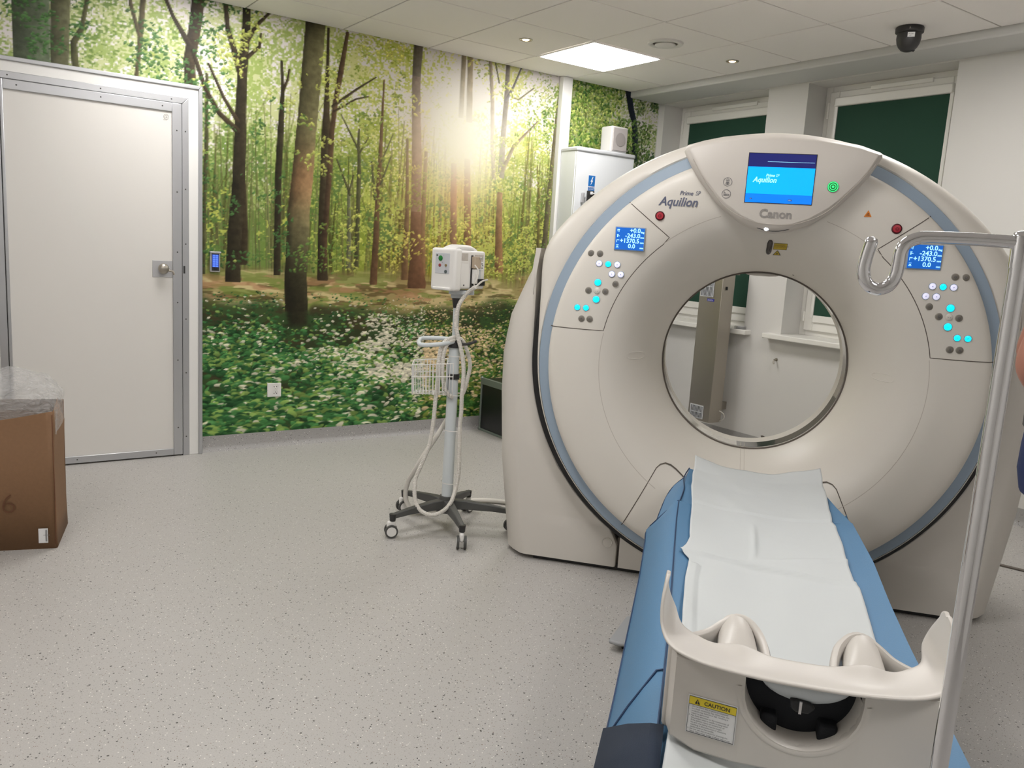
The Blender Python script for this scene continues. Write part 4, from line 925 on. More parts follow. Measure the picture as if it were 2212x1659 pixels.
for k_ in range(41):
    y_ = -2.32+k_*(1.565/40); a = xl(y_); f1 = fo(y_)
    P = [(a+.004, .624), (a-.01, .622), ((a+f1)/2, .578), (f1, .525), (f1+.004, .50), (f1+.02, .30), (f1+.026, .30), (f1+.010, .505), (a-.005, .600)]
    rows.append([(x, y_, z) for x, z in P])
couch_obj('side_flap', MB().loft(rows, closed=True, cap0=True, cap1=True), M['bluepad'], smooth=50)
def piping(pts, r=.0022, n_='piping'): return couch_obj(n_, MB().tube(pts, r, 6, .04), M['navyseam'], smooth=60)
ys = np.linspace(-2.32, -.76, 24)
piping([(xl(v)+.002, v, .6255) for v in ys]); piping([(fo(v)-.001, v, .524) for v in ys]); piping([(xr(v)+.003, v, .604) for v in ys])
piping([(xl(-1.89), -1.89, .6265), (xl(-1.89)-.012, -1.893, .6235), ((xl(-1.9)+fo(-1.9))/2+.01,-1.91,.592), ((xl(-1.93)+fo(-1.93))/2-.012,-1.935,.566), (fo(-1.99)+.002,-1.99,.529)]); piping([(fo(-.76), -.757, .526), (-.28,-.757,.575), (xl(-.76),-.757,.624)])
# right hanging edge
rows = [[(xr(v)+.004+jit(v, 1), v, .603), (xr(v)+.010+jit(v,2), v, .56), (xr(v)+.004, v, .30), (xr(v)-.002, v, .30), (xr(v)+.0, v, .58)] for v in np.linspace(-2.32, -.60, 36)]
couch_obj('side_flap', MB().loft(rows, closed=True, cap0=True, cap1=True), M['bluepad'], smooth=60)
# head extension
rows = []
for k_ in range(15):
    y_ = -.762+k_*(.46/14); t_ = k_/14
    a = float(np.interp(y_, [-.76,-.55,-.42,-.30], [-.300,-.285,-.262,-.212])); cr = float(np.interp(y_, [-.76,-.3], [-.232,-.218])); b = float(np.interp(y_, [-.76,-.60,-.45,-.30], [.287,.262,.245,.225]))
    P = [(a, .548+.05*t_), ((a+cr)/2, .59+.012*t_), (cr, .620), (-.12,.603), (0,.596), (.1,.60), (.2,.612), (b, .622), (b, .575), (.15,.54), (-.12,.54), (a+.012,.535+.04*t_)]
    rows.append([(x, y_, z) for x, z in P])
he = couch_obj('head_extension', MB().loft(rows, closed=True, cap0=True, cap1=True), M['bluepad'], smooth=50)
couch_obj('piping', MB().tube([(-.233,-.757,.623),(-.226,-.6,.622),(-.232,-.45,.622),(-.218,-.30,.621)], .0022, 6, .03), M['navyseam'], parent=he, smooth=60)
couch_obj('piping', MB().tube([(-.301,-.76,.547),(-.286,-.55,.566),(-.262,-.42,.582),(-.212,-.30,.602)], .002, 6, .03), M['navyseam'], parent=he, smooth=60)
couch_obj('flap_corner', MB().loft([[(.285,-.80,.612),(.300,-.80,.585),(.292,-.80,.55)], [(.272,-.70,.612),(.318,-.745,.580),(.290,-.72,.54)], [(.262,-.60,.612),(.285,-.62,.59),(.27,-.61,.56)]], closed=False), M['bluepad'], smooth=60, solid=.004)
ns = couch_obj('navy_cover', MB().loft([[(xl(v)+.012, v-t_*.04, .630), (xl(v)-.008, v-t_*.04, .629), ((xl(v)+fo(v))/2-.002, v+t_*.02, .585), (fo(v)-.004, v+t_*.085, .529), (fo(v)-.002, v+t_*.085, .44)] for v, t_ in ((-2.36,0),(-2.25,.3),(-2.15,.7),(-2.05,1))], closed=False), M['navy'], smooth=60, solid=-.004, label='dark navy fabric piece strapped over the foot end')
couch_obj('cradle', MB().loft([[(-.19,v,.49),(.24,v,.49),(.20,v,.42),(-.15,v,.42)] for v in (-2.3,-.5)], closed=True, cap0=True, cap1=True), M['gantry'], bev=.01)
couch_obj('pedestal', MB().box(-.16,.21,-1.95,-.35,.03,.42), M['gantry_side'], bev=.02); couch_obj('foot_plate', MB().box(-.19,.24,-2.05,-.3,0,.03), M['dark'])
FP = thing('foot_pedal', 'flat grey foot pedal on the floor beside the couch', 'pedal', (-.36,-.50,0), 'g')
P = [(-.435,-.612),(-.40,-.62),(-.20,-.60),(-.20,-.40),(-.375,-.395),(-.395,-.41)]
obj('pedal_plate', MB().add([(x,y_,.030+.022*((x+.435)/.24)*0+(.02 if y_ > -.5 else .012)) for x,y_ in P]+[(x,y_,(.038 if y_ > -.5 else .030)-.016+(.012)) for x,y_ in P], [tuple(range(6)),tuple(range(11,5,-1))]+[(i,i+6,(i+1)%6+6,(i+1)%6) for i in range(6)]), M['pedal'], FP, bev=.006)
obj('pedal_base', MB().box(-.39,-.2,-.585,-.42,0,.028), M['dark'], FP, bev=.004); obj('pedal_pad', MB().box(-.345,-.325,-.52,-.49,.046,.053), M['plasticgrey'], FP, bev=.003)

# paper sheet
rngp = np.random.RandomState(3); pn = rngp.rand(40, 40)
def vnp(x, y_):
    i, j = int(x) % 38, int(y_) % 38; fx, fyy = x-int(x), y_-int(y_); fx = fx*fx*(3-2*fx); fyy = fyy*fyy*(3-2*fyy)
    return (pn[i,j]*(1-fx)+pn[i+1,j]*fx)*(1-fyy)+(pn[i,j+1]*(1-fx)+pn[i+1,j+1]*fx)*fyy
def paper(u, v):
    y_ = -2.33+v*(2.09)
    el = float(np.interp(y_, [-2.33,-1.95,-1.9,-1.75,-1.55,-1.35,-1.27,-1.22,-1.17,-1.1,-.8,-.5,-.24], [-.200,-.188,-.196,-.187,-.188,-.190,-.187,-.212,-.200,-.190,-.196,-.204,-.200]))+.002*(vnp(3, 23*v)-.5)*2
    er = float(np.interp(y_, [-2.33,-1.6,-1.3,-1.27,-1.1,-.8,-.76,-.3,-.24], [.206,.214,.226,.219,.225,.236,.228,.252,.250]))+.003*(vnp(9, 17*v)-.5)*2
    x = el+(er-el)*u; z = ztop(x, y_)+.0085+(.006 if y_ > -.76 else 0)
    z += .007*vnp(4+u*5, 3+v*9)+.005*vnp(7+u*9, 5+v*22)-.005
    if -.35 < y_: z += .025*((y_+.35)/.11)*(.25+.9*(abs(u-.45)*2)**2)
    fy_ = -1.225+.02*math.sin(u*5)-.03*u; d = y_-fy_
    z += .015*math.exp(-(d/.010)**2)*(.4+.6*math.sin(PI*min(1, u*1.1)))
    d2 = y_-(-1.16+.07*(u-.45)*(1 if u > .45 else 0)); z += .007*math.exp(-(d2/.016)**2)*(u > .4)*min(1, (u-.4)*5)
    if -1.2 < y_ < -.85: z += .009*math.exp(-((u-.42-.05*(y_+1.2))/.018)**2)*math.sin(PI*(y_+1.2)/.35)
    if u < .06 and -1.9 < y_ < -1.3: z += .006
    return (x, y_, z)
pp = obj('paper_sheet', MB().grid(paper, 70, 260), M['paper'], None, 'g', smooth=180, solid=-.0008, org=(.02,-1.25,.6), label='white disposable paper sheet spread along the blue couch', cat='paper')

# ------------------------------------------------------------------ arm support standing on the couch
AR = thing('arm_support', 'off-white moulded arm support with caution label at the couch end', 'arm support', (0,-2.12,.60), 'g')
def Cc(c): return c-3.36
st = [(-.2205,1.346,.862,-.2205,1.362,.862),(-.2215,1.333,.858,-.2215,1.376,.858),(-.2225,1.320,.848,-.2225,1.390,.849),(-.2245,1.308,.836,-.2235,1.402,.836),(-.2245,1.292,.815,-.222,1.425,.812),(-.221,1.276,.796,-.216,1.432,.790),(-.210,1.252,.784,-.203,1.41,.776),(-.192,1.233,.779,-.188,1.352,.772),(-.16,1.216,.776,-.165,1.325,.770),(-.12,1.205,.775,-.13,1.298,.770),(-.06,1.198,.774,-.07,1.288,.770),(0,1.196,.774,0,1.284,.770)]
st = st+[(-a,b,c,-d,e_,f) for a,b,c,d,e_,f in st[:-1][::-1]]
tipL = (-.219,1.355,.861); rowsA = []
def cr1(P, t):
    i = min(int(t), len(P)-2); f = t-i; a = P[max(i-1,0)]; b = P[i]; c = P[i+1]; d = P[min(i+2,len(P)-1)]
    return [.5*((2*q)+(r-p)*f+(2*p-5*q+4*r-s_)*f*f+(3*q-p-3*r+s_)*f**3) for p,q,r,s_ in zip(a,b,c,d)]
for k_ in range(0, (len(st)-1)*5+1):
    q = cr1(st, k_/5); row = []
    for j in range(9):
        w = j/8; x = q[0]+(q[3]-q[0])*w; c = q[1]+(q[4]-q[1])*w; z = q[2]+(q[5]-q[2])*w-.003*math.sin(PI*w)+.0
        for hx in (-.093, .093):
            z += .012*math.exp(-((x-hx)/.028)**2)*max(0, w-.35)/.65
        row.append((x, Cc(c), z))
    rowsA.append(row)
obj('shelf', MB().loft(rowsA, closed=False), M['arm'], AR, smooth=180, solid=.0065, sub=1)
cp = lambda x: 1.218+(.20*(abs(x)-.09) if abs(x) > .09 else 0)
colsF = []; xsP = [-.205,-.203,-.199,-.19,-.18,-.165,-.15,-.13,-.11,-.095,-.0852,-.085,-.083,-.078,-.07,-.058,-.044,-.03,-.015,0,.015,.03,.044,.058,.07,.078,.083,.085,.0852,.095,.11,.13,.15,.165,.18,.19,.199,.203,.205]
for x in xsP:
    bz = .622 if abs(x) < .15 else .622+(abs(x)-.15)*.35
    zt = .774 if abs(x) > .085 else (.752-math.sqrt(max(0, .085**2-x*x)))
    cf = cp(x)+(.05*((abs(x)-.19)/.015) if abs(x) > .19 else 0); th = .022
    dn = .0035
    colsF.append([(x, Cc(cf+dn), bz), (x, Cc(cf), bz+.004), (x, Cc(cf), bz+(zt-bz)*.35), (x, Cc(cf), bz+(zt-bz)*.7), (x, Cc(cf), zt-.003), (x, Cc(cf+dn), zt), (x, Cc(cf+th), zt), (x, Cc(cf+th), bz)])
obj('front_panel', MB().loft(colsF, closed=True, cap0=True, cap1=True), M['arm'], AR, smooth=40)
ringp = [(.0855*math.cos(t), .752+.0855*math.sin(t)) for t in np.linspace(R(180), R(360), 30)]
obj('cutout_lip', MB().loft([[(x*1.13, Cc(1.2175), .752+(z-.752)*1.13),(x*1.07, Cc(1.2165), .752+(z-.752)*1.07),(x, Cc(1.221), z),(x*.96, Cc(1.262), .752+(z-.752)*.96)] for x, z in ringp], closed=False), M['arm'], AR, smooth=60)
obj('rear_leg', MB().box(-.205,-.185,Cc(1.27),Cc(1.345),.63,.773), M['arm'], AR, bev=.006); obj('rear_leg', MB().box(.185,.205,Cc(1.27),Cc(1.345),.63,.773), M['arm'], AR, bev=.006)
for sg in (-1, 1):       # the two hand grips: a raised arch behind and a rounded nose in front
    arch = [(sg*.168,Cc(1.322),.772),(sg*.145,Cc(1.335),.777),(sg*.122,Cc(1.350),.790),(sg*.100,Cc(1.362),.799),(sg*.080,Cc(1.358),.797),(sg*.062,Cc(1.338),.787),(sg*.053,Cc(1.31),.777),(sg*.050,Cc(1.288),.770)]
    P = spline(arch, .006); L = []
    for i, p in enumerate(P):
        a = P[max(i-1,0)]; b = P[min(i+1,len(P)-1)]; t_ = (b-a).normalized(); o_ = Vector((0,0,1)).cross(t_).normalized()
        L.append([tuple(p+o_*q_[0]+Vector((0,0,q_[1]))) for q_ in ((-.007,0),(-.004,.004),(.003,.004),(.006,-.002),(.007,-.03),(.003,-.045),(-.006,-.03))])
    g1 = obj('hand_grip', MB().loft(L, closed=True, cap0=True, cap1=True), M['arm'], AR, smooth=60)
    L = []
    for t_ in np.linspace(0, 1, 10):
        c = 1.268+.096*t_; hw = .034-.006*t_; zc2 = .768+.034*math.sin(PI/2*t_); row = []
        for k_ in range(11):
            an = PI*k_/10; row.append((sg*(.095+.004*t_)+hw*math.cos(an), Cc(c), .766+(zc2-.766+.001)*math.sin(an)**.8))
        L.append(row)
    obj('grip_nose', MB().loft(L, closed=False, cap1=True), M['arm'], g1, smooth=60, solid=.003)
obj('black_insert', MB().prism([(.100*math.cos(t), .756+.098*math.sin(t)) for t in np.linspace(R(180), R(360), 28)]+[(.100,.768),(-.100,.768)], Cc(1.262), Cc(1.30)), M['blackfab'], AR, bev=.004)
obj('black_tab', MB().box(-.055,-.03,Cc(1.243),Cc(1.27),.66,.70), M['blackfab'], AR, bev=.004); obj('black_tab', MB().box(.03,.058,Cc(1.24),Cc(1.27),.655,.70), M['blackfab'], AR, bev=.004)
bw = MB(); L = []
for j in range(9):
    ph = PI/2*j/8; L.append([(.004+.066*math.cos(t)*math.sin(ph+.02)*1.0, Cc(1.236)+.020*math.sin(ph)*(.5-.5*math.cos(2*t))+.0, .764-.0-.034*math.cos(ph)*1.0+.0*math.sin(t)) for t in np.linspace(0, 2*PI, 25)[:-1]])
L2 = [[(.004+.068*math.cos(t)*s_, Cc(1.232)+.022*s_*math.sin(t)+.01, .768-.036*math.sqrt(max(0,1-s_*s_))) for t in np.linspace(0, 2*PI, 33)[:-1]] for s_ in (.02,.2,.4,.6,.75,.87,.95,1.0)]
obj('head_bowl', MB().loft(L2, closed=True, cap0=True), M['greyshell'], AR, smooth=80, solid=.002, label='pale grey shallow bowl under the shelf')
bk = obj('strap_buckle', MB().prism([(-.018,.742),(-.008,.7435),(.012,.740),(.020,.732),(.010,.722),(-.008,.722),(-.016,.728)], Cc(1.222), Cc(1.232)), M['black'], AR, bev=.003)
obj('metal_pin', MB().box(-.0045,-.0005,Cc(1.2195),Cc(1.222),.722,.7415), M['chrome'], bk)
# caution label
lx0, lx1, lz0, lz1 = -.166, -.0915, .653, .7165; A0 = Vector((lx0, Cc(cp(lx0))-.0012, 0)); A1 = Vector((lx1, Cc(cp(lx1))-.0006, 0)); ta = (A1-A0).normalized(); na = Vector((ta.y, -ta.x, 0))
def lab(u0, u1, z0, z1, lift, m, n_, par): 
    W_ = (A1-A0); a = A0+W_*u0+na*lift; b = A0+W_*u1+na*lift
    return obj(n_, MB().add([(a.x,a.y,z0),(b.x,b.y,z0),(b.x,b.y,z1),(a.x,a.y,z1),(a.x-na.x*.001,a.y-na.y*.001,z0),(b.x-na.x*.001,b.y-na.y*.001,z0),(b.x-na.x*.001,b.y-na.y*.001,z1),(a.x-na.x*.001,a.y-na.y*.001,z1)], [(0,1,2,3),(7,6,5,4),(0,4,5,1),(1,5,6,2),(2,6,7,3),(3,7,4,0)]), m, par)
CL = lab(0,1,lz0,lz1,.0010,M['label'],'caution_label',AR)
lab(.02,.98,lz1-.0145,lz1-.0015,.0015,M['yellow'],'label_header',CL)
for (u0,u1,z0,z1) in ((.02,.98,lz0+.001,lz0+.0015),(.02,.025,lz0+.001,lz1-.0015),(.975,.98,lz0+.001,lz1-.0015),(.02,.98,lz1-.002,lz1-.0015),(.02,.98,lz1-.015,lz1-.0145)): lab(u0,u1,z0,z1,.0018,M['print'],'label_border',CL)
def lp_(u, z, lift=.0022): v_ = A0+(A1-A0)*u+na*lift; return Vector((v_.x, v_.y, z))
obj('warning_triangle', MB().add([lp_(.14,lz1-.0125),lp_(.25,lz1-.0125),lp_(.195,lz1-.0042)], [(0,1,2)]), M['print'], CL)
text('label_text', '!', .0075, lp_(.187, lz1-.0117,.0026), M['yellow'], CL, ta, bold=.0002)
text('label_text', 'CAUTION', .0088, lp_(.33, lz1-.0115), M['print'], CL, ta, bold=.00015)
text('label_text', '1. Do not allow this product to subjected\n    to a load exceeding 7kg. Otherwise, this\n    product may deform or fall, resulting in\n    injury to personnel.\n2. Pay close attention to the movements of\n    the patient when a needle is being used.\n    If the patient raises or lowers her or\n    his arm, the tubing may be caught,\n    resulting in disconnection or excessive\n    penetration of the needle.\n3. Do not use this product for scanning the\n    head. Otherwise, image artifacts may occur.', .00355, lp_(.04, lz1-.0185), M['print'], CL, ta, line=1.07)

# ------------------------------------------------------------------ infusion stand at the right (gantry frame)
IV = thing('infusion_stand', 'chrome infusion stand with a J shaped hook in the right foreground', 'stand', (.108,-2.42,0), 'g')
ivx, ivy = .1125, -2.407
obj('pole', MB().rings([((ivx,ivy,.10),.0092),((ivx,ivy,1.40),.0092)], 28), M['chrome'], IV, smooth=60)
obj('pole_cap', MB().rings([((ivx,ivy,1.398),.0102),((ivx,ivy,1.430),.0102),((ivx,ivy,1.434),.0088),((ivx,ivy,1.436),.003)], 24), M['chrome'], IV, smooth=60)
hk = [(.110,1.4240),(.0652,1.4250),(.0211,1.4243),(.0145,1.4232),(.0064,1.4198),(.0011,1.4145),(-.0016,1.4072),(-.0022,1.393),(-.0036,1.3816),(-.0088,1.3718),(-.0194,1.3672),(-.0305,1.3724),(-.0352,1.3826),(-.0354,1.394),(-.0315,1.4165)]
P = spline([(x, ivy, z) for x, z in hk], .004)
obj('hook', MB().rings([(P[0], .0068)]+[(p, .0067) for p in P[1:-1]]+[(P[-1], .0067), (P[-1]+(P[-1]-P[-3]).normalized()*.004, .0055), (P[-1]+(P[-1]-P[-3]).normalized()*.0055, .002)], 20), M['chrome'], IV, smooth=60)
for k_ in range(5):
    t_ = 2*PI*k_/5+.5; dx, dy = math.cos(t_), math.sin(t_)
    lg = obj('leg', MB().rings([((ivx+dx*.02, ivy+dy*.02, .115), .012), ((ivx+dx*.26, ivy+dy*.26, .075), .009)], 12), M['chrome'], IV, smooth=60)
    obj('castor', MB().cyl((ivx+dx*.26-dy*.010, ivy+dy*.26+dx*.010, .03), (ivx+dx*.26+dy*.010, ivy+dy*.26-dx*.010, .03), .03, n=18).cyl((ivx+dx*.26, ivy+dy*.26, .03), (ivx+dx*.26, ivy+dy*.26, .08), .006, n=8), M['black'], lg, smooth=40)
obj('hub', MB().rings([((ivx,ivy,.095),.022),((ivx,ivy,.14),.022),((ivx,ivy,.15),.012)], 18), M['chrome'], IV, smooth=50)

# ------------------------------------------------------------------ injector/monitor on wheeled stand
SX, SY = 2.03, 3.371
MS = thing('monitor_stand', 'white medical unit on a wheeled pole stand with basket and coiled hoses', 'medical stand', (SX, SY, 0))
vd = Vector((SX, SY, 0)).normalized(); pd = Vector((vd.y, -vd.x, 0))       # away from and across the line of sight
SC_ = Vector((SX, SY, 0))
def S(a, z, b=0): return SC_+pd*a+vd*b+Vector((0,0,z))
def ms(n_, mb, m, **k): return obj(n_, mb, m, k.pop('parent', MS), **k)
wheels = [(1.727,3.356),(1.947,3.083),(1.951,3.671),(2.259,3.533),(2.292,3.170)]
hub = ms('hub', MB().rings([((SX,SY,.085),.05),((SX,SY,.125),.046),((SX,SY,.165),.036)], 24), M['plasticgrey'], smooth=50)
for i, (wx, wy) in enumerate(wheels):
    e_ = Vector((wx-SX, wy-SY, 0)); L_ = e_.length; e_.normalize(); s_ = Vector((-e_.y, e_.x, 0)); rows = []
    for t_, hw, zt, zb in ((.02,.034,.150,.100),(.3,.026,.146,.105),(.7,.019,.132,.102),(.96,.016,.118,.095),(1.03,.010,.114,.095)):
        c_ = SC_+e_*L_*t_; rows.append([c_+s_*hw*.7+Vector((0,0,zt)), c_-s_*hw*.7+Vector((0,0,zt)), c_-s_*hw+Vector((0,0,zb)), c_+s_*hw+Vector((0,0,zb))])
    lg = ms('leg', MB().loft(rows, closed=True, cap0=True, cap1=True), M['plasticgrey'], bev=.004)
    ms('castor_socket', MB().rings([((wx,wy,.115),.017),((wx,wy,.082),.014)], 16), M['dark'], parent=lg, smooth=40)
    fd = Matrix.Rotation([.2,1.6,.5,.9,.3][i], 3, 'Z') @ Vector((pd.x, pd.y, 0)); sd_ = Vector((-fd.y, fd.x, 0)); wc = Vector((wx, wy, .033))+fd*-.006
    cs = ms('castor', MB().obox(wc+Vector((0,0,.026)), fd, sd_, (0,0,1), .022, .011, .022), M['white'], bev=.009, parent=lg)
    for sg in (-1, 1):
        a_ = wc+sd_*sg*.011
        obj('wheel', MB().cyl(a_, a_+sd_*sg*.012, .031, n=24), M['plasticgrey'], lg, smooth=40)
        obj('wheel_disc', MB().cyl(a_+sd_*sg*.011, a_+sd_*sg*.0135, .023, n=24), M['white'], lg, smooth=40)
ms('pole', MB().rings([((SX,SY,.16),.028),((SX,SY,.918),.026)], 28), M['pole'], smooth=50)
ms('inner_pole', MB().rings([((SX,SY,.918),.015),((SX,SY,1.10),.015)], 20), M['pole'], smooth=50)
ms('pole_clamp', MB().rings([((SX,SY,.905),.033),((SX,SY,.940),.033),((SX,SY,.948),.022)], 20), M['dark'], smooth=50)
ms('clamp_lever', MB().tube([S(.02,.925,-.03),S(.06,.928,-.035),S(.105,.945,-.04)], .007, 8), M['dark'], smooth=60)
ms('top_collar', MB().rings([((SX,SY,1.095),.016),((SX,SY,1.14),.024),((SX,SY,1.15),.018),((SX,SY,1.17),.018)], 16), M['dark'], smooth=50)
ms('mount_bracket', MB().obox(S(.02,1.172), pd, vd, (0,0,1), .06, .05, .010), M['greyshell'], bev=.004); ms('mount_bracket', MB().obox(S(-.0,1.155), pd, vd, (0,0,1), .03, .03, .012), M['greyshell'], bev=.004)
ms('basket_strap', MB().rings([((SX,SY,.752),.0315),((SX,SY,.778),.0312)], 20), M['dark'], smooth=50)
ms('push_handle', MB().tube([S(.0,.936,-.02),S(-.06,.925,-.06),S(-.145,.917,-.07),S(-.168,.922,-.05),S(-.170,.928,.02),S(-.150,.937,.05),S(-.06,.940,.05),S(.0,.938,.03)], .0105, 10), M['pole'], smooth=60)
# wire basket
bk_ = ms('wire_basket', MB().tube([S(-.195,.822,-.09),S(-.195,.822,.09),S(-.03,.836,.09),S(-.03,.836,-.09)], .003, 8, .2, closed=False), M['white'], smooth=60)
def wire(pts): obj('wire', MB().rings([(p, .0022) for p in pts], 6), M['white'], bk_)
TL, TR = -.195, .0
def bz(a, top): return (.822+(a-TL)*.08) if top else .680
for sb in (-.09, .09):
    wire([S(TL,.822,sb),S(TR,.838,sb)]); wire([S(TL,.765,sb*.97),S(TR,.775,sb*.97)])
    for k_ in range(13):
        a = TL+(TR-TL)*k_/12; wire([S(a,.822+.016*k_/12,sb),S(a*.98,.70,sb*.88),S(a*.97,.680,sb*.7)])
for k_ in range(13):
    a = (TL+(TR-TL)*k_/12)*.97; wire([S(a,.680,-.063),S(a,.676,0),S(a,.680,.063)])
for b in (-.09,-.066,-.044,-.022,0,.022,.044,.066,.09): wire([S(TL,.822,b),S(TL*.985,.70,b*.88),S(TL*.97,.680,b*.7)])
for a in (-.19,-.14,-.09,-.04): wire([S(a,.678,-.06),S(a,.678,.06)])
wire([S(TL,.822,-.09),S(TL,.822,.09)]); wire([S(TL,.765,-.087),S(TL,.765,.087)])
for b in (-.04,0,.04): wire([S(-.185,.679,b),S(-.01,.679,b)])
ms('basket_plate', MB().obox(S(-.028,.765), pd, vd, (0,0,1), .006, .03, .075), M['greyshell'], bev=.004)
for z_ in (.866,.676,.500,.235): ms('cable_tie', MB().rings([(S(.012,z_-.002),.046),(S(.012,z_+.002),.046)], 20, False), M['white'], smooth=60)
# unit head
near = S(-.0145, 0, -.12); a1 = R(40); fl = (-pd*math.cos(a1)+vd*math.sin(a1)); fr = (pd*math.sin(a1)+vd*math.cos(a1)); W1, W2 = .142, .222
HB = (1.190, 1.368); hc = near+fl*W1/2+fr*W2/2
mh = ms('unit_body', MB().obox(hc+Vector((0,0,(HB[0]+HB[1])/2)), fl, fr, (0,0,1), W1/2, W2/2, (HB[1]-HB[0])/2), M['white'], bev=.010, segs=3)
def onL(u, z, o=0): return near+fl*(u*W1)+fr*(-o)+Vector((0,0,z))      # u from near corner to the left
def onR(u, z, o=0): return near+fr*(u*W2)+fl*(-o)+Vector((0,0,z))
obj('front_housing', MB().obox(near+fl*W1/2+fr*.02+Vector((0,0,1.277)), fl, fr, (0,0,1), W1/2+.004, .026, .098), M['white'], mh, bev=.012, segs=3)
o_ = .0065
obj('recessed_panel', MB().obox(onL(.52,1.304,.004), fl, (0,0,1), fr, .044, .048, .003), M['cabtrim'], mh, bev=.002)
def dial(u, z, r, m, n_='dial'):
    c_ = onL(u, z, o_); return obj(n_, MB().rings([(c_, r), (c_-fr*.003, r), (c_-fr*.0045, r*.8)], 20), m, mh, smooth=40)
dial(.60,1.327,.0125,M['greenb'],'power_button'); dial(.62,1.295,.0075,M['redbulb']); dial(.36,1.296,.0062,M['brownb']); dial(.36,1.267,.0078,M['greyb']); dial(.75,1.340,.0035,M['dark'],'indicator')
text('panel_marks', '-', .012, onL(.48,1.338,.009), M['printgrey'], mh, -fl, (0,0,1)); text('panel_marks', 'A', .008, onL(.53,1.305,.009), M['printgrey'], mh, -fl, (0,0,1))
obj('housing_ledge', MB().obox(onL(.5,1.188,-.005), fl, fr, (0,0,1), .052, .02, .006), M['white'], mh, bev=.003)
for (u0, u1, z0_, z1_) in ((.12,.40,1.322,1.356),(.62,.92,1.318,1.352)):
    for k_ in range(10):
        u = u0+(u1-u0)*(k_+.5)/10; obj('vent_slot', MB().obox(onR(u,(z0_+z1_)/2,.0006), fr, (0,0,1), fl, .0018, (z1_-z0_)/2, .0008), M['seam_l'], mh)
obj('joint_line', MB().obox(onR(.25,1.312,.0004), fr, (0,0,1), fl, .035, .0008, .0006), M['seam_l'], mh)
obj('side_slot', MB().obox(onR(.53,1.27,.0015), fr, (0,0,1), fl, .006, .078, .002), M['dark'], mh)
obj('connector_block', MB().obox(onR(.62,1.315,.012), fr, (0,0,1), fl, .024, .028, .012), M['tan'], mh, bev=.004)
obj('connector_latch', MB().obox(onR(.70,1.335,.024), fr, (0,0,1), fl, .010, .006, .003), M['chrome'], mh, bev=.001)
obj('side_module', MB().obox(onR(.60,1.25,.010), fr, (0,0,1), fl, .014, .035, .008), M['white'], mh, bev=.003); obj('side_module', MB().obox(onR(.72,1.26,.008), fr, (0,0,1), fl, .014, .022, .006), M['greyshell'], mh, bev=.003)
obj('dark_recess', MB().obox(onR(.78,1.222,.003), fr, (0,0,1), fl, .045, .016, .003), M['black'], mh)
sp_ = obj('socket_panel', MB().obox(onR(.84,1.300,.002), fr, (0,0,1), fl, .016, .020, .002), M['label'], mh)
for (a, b) in ((-.008,.010),(.004,.010),(-.006,-.004),(.006,-.010),(.010,.002)): obj('port', MB().obox(onR(.84,1.300+b,.004)+fr*a, fr, (0,0,1), fl, .003, .003, .001), M['printgrey'], sp_)
obj('screw', MB().rings([(onR(.30,1.208,-.001),.004),(onR(.30,1.208,.0015),.004)], 10), M['plasticgrey'], mh)
hp = hc+Vector((0,0,1.36)); L = []
for k_ in range(15):
    t_ = -1+2*k_/14; hz = .034*math.sqrt(max(0, 1-abs(t_)**3.0)); c_ = hp+fr*t_*.088
    L.append([c_+fl*.045+Vector((0,0,0)), c_+fl*.040+Vector((0,0,hz*.75)), c_+fl*.024+Vector((0,0,hz)), c_-fl*.024+Vector((0,0,hz)), c_-fl*.040+Vector((0,0,hz*.75)), c_-fl*.045])
obj('carry_handle', MB().loft(L, closed=False), M['white'], mh, smooth=50)
L = []
for k_ in range(11):
    t_ = -1+2*k_/10; c_ = hp+fr*t_*.060-fl*.044; L.append([c_-fl*.004+Vector((0,0,.004)), c_+fl*.001+Vector((0,0,.006+.019*math.sqrt(max(0,1-t_*t_))))])
obj('handle_recess', MB().loft(L, closed=False), M['vent'], mh, smooth=60, solid=.002)
# hoses
def hose(n_, pts, r, ridge=.0016, m='hose', par=None, dep=-.045):
    q = [S(p[0], p[1], p[2] if len(p) > 2 else dep) for p in pts]
    return obj(n_, MB().tube(q, r, 8, .02, ridge, .0075), M[m], MS if par is None else par, smooth=180 if not ridge else 30)
hose('corrugated_hose', [(.084,1.205,-.10),(.045,1.168),(.015,1.122),(.002,1.07),(.001,1.018),(.014,.961),(.033,.897),(.046,.832),(.050,.767),(.047,.681),(.048,.601),(.045,.534),(.047,.433),(.051,.304),(.045,.24),(.036,.199,-.06),(.019,.155,-.09),(-.010,.124,-.11),(-.051,.104,-.12),(-.093,.104,-.12),(-.131,.124,-.11),(-.152,.161,-.09),(-.159,.21,-.07),(-.156,.262),(-.136,.317),(-.115,.375),(-.097,.433),(-.085,.528),(-.078,.661),(-.073,.761),(-.073,.826),(-.064,.905),(-.045,.936),(-.012,.955,-.03),(.02,.950,.0),(.045,.925,.02),(.070,.866,.02),(.080,.815,.02),(.073,.762,.02),(.060,.701,.01),(.045,.667,0)], .0092)
hose('corrugated_hose', [(.006,.665,-.035),(-.021,.684,-.04),(-.043,.729),(-.052,.794),(-.050,.873),(-.036,.922),(-.008,.942,-.03),(.02,.935,-.0)], .0088)
hose('flat_cable', [(.14,1.237,-.0),(.112,1.229,-.05),(.084,1.205,-.10)], .0045, 0); hose('thin_lead', [(.075,1.305,-.075),(.092,1.285,-.08),(.090,1.245,-.085),(.075,1.215,-.095)], .0032, 0)
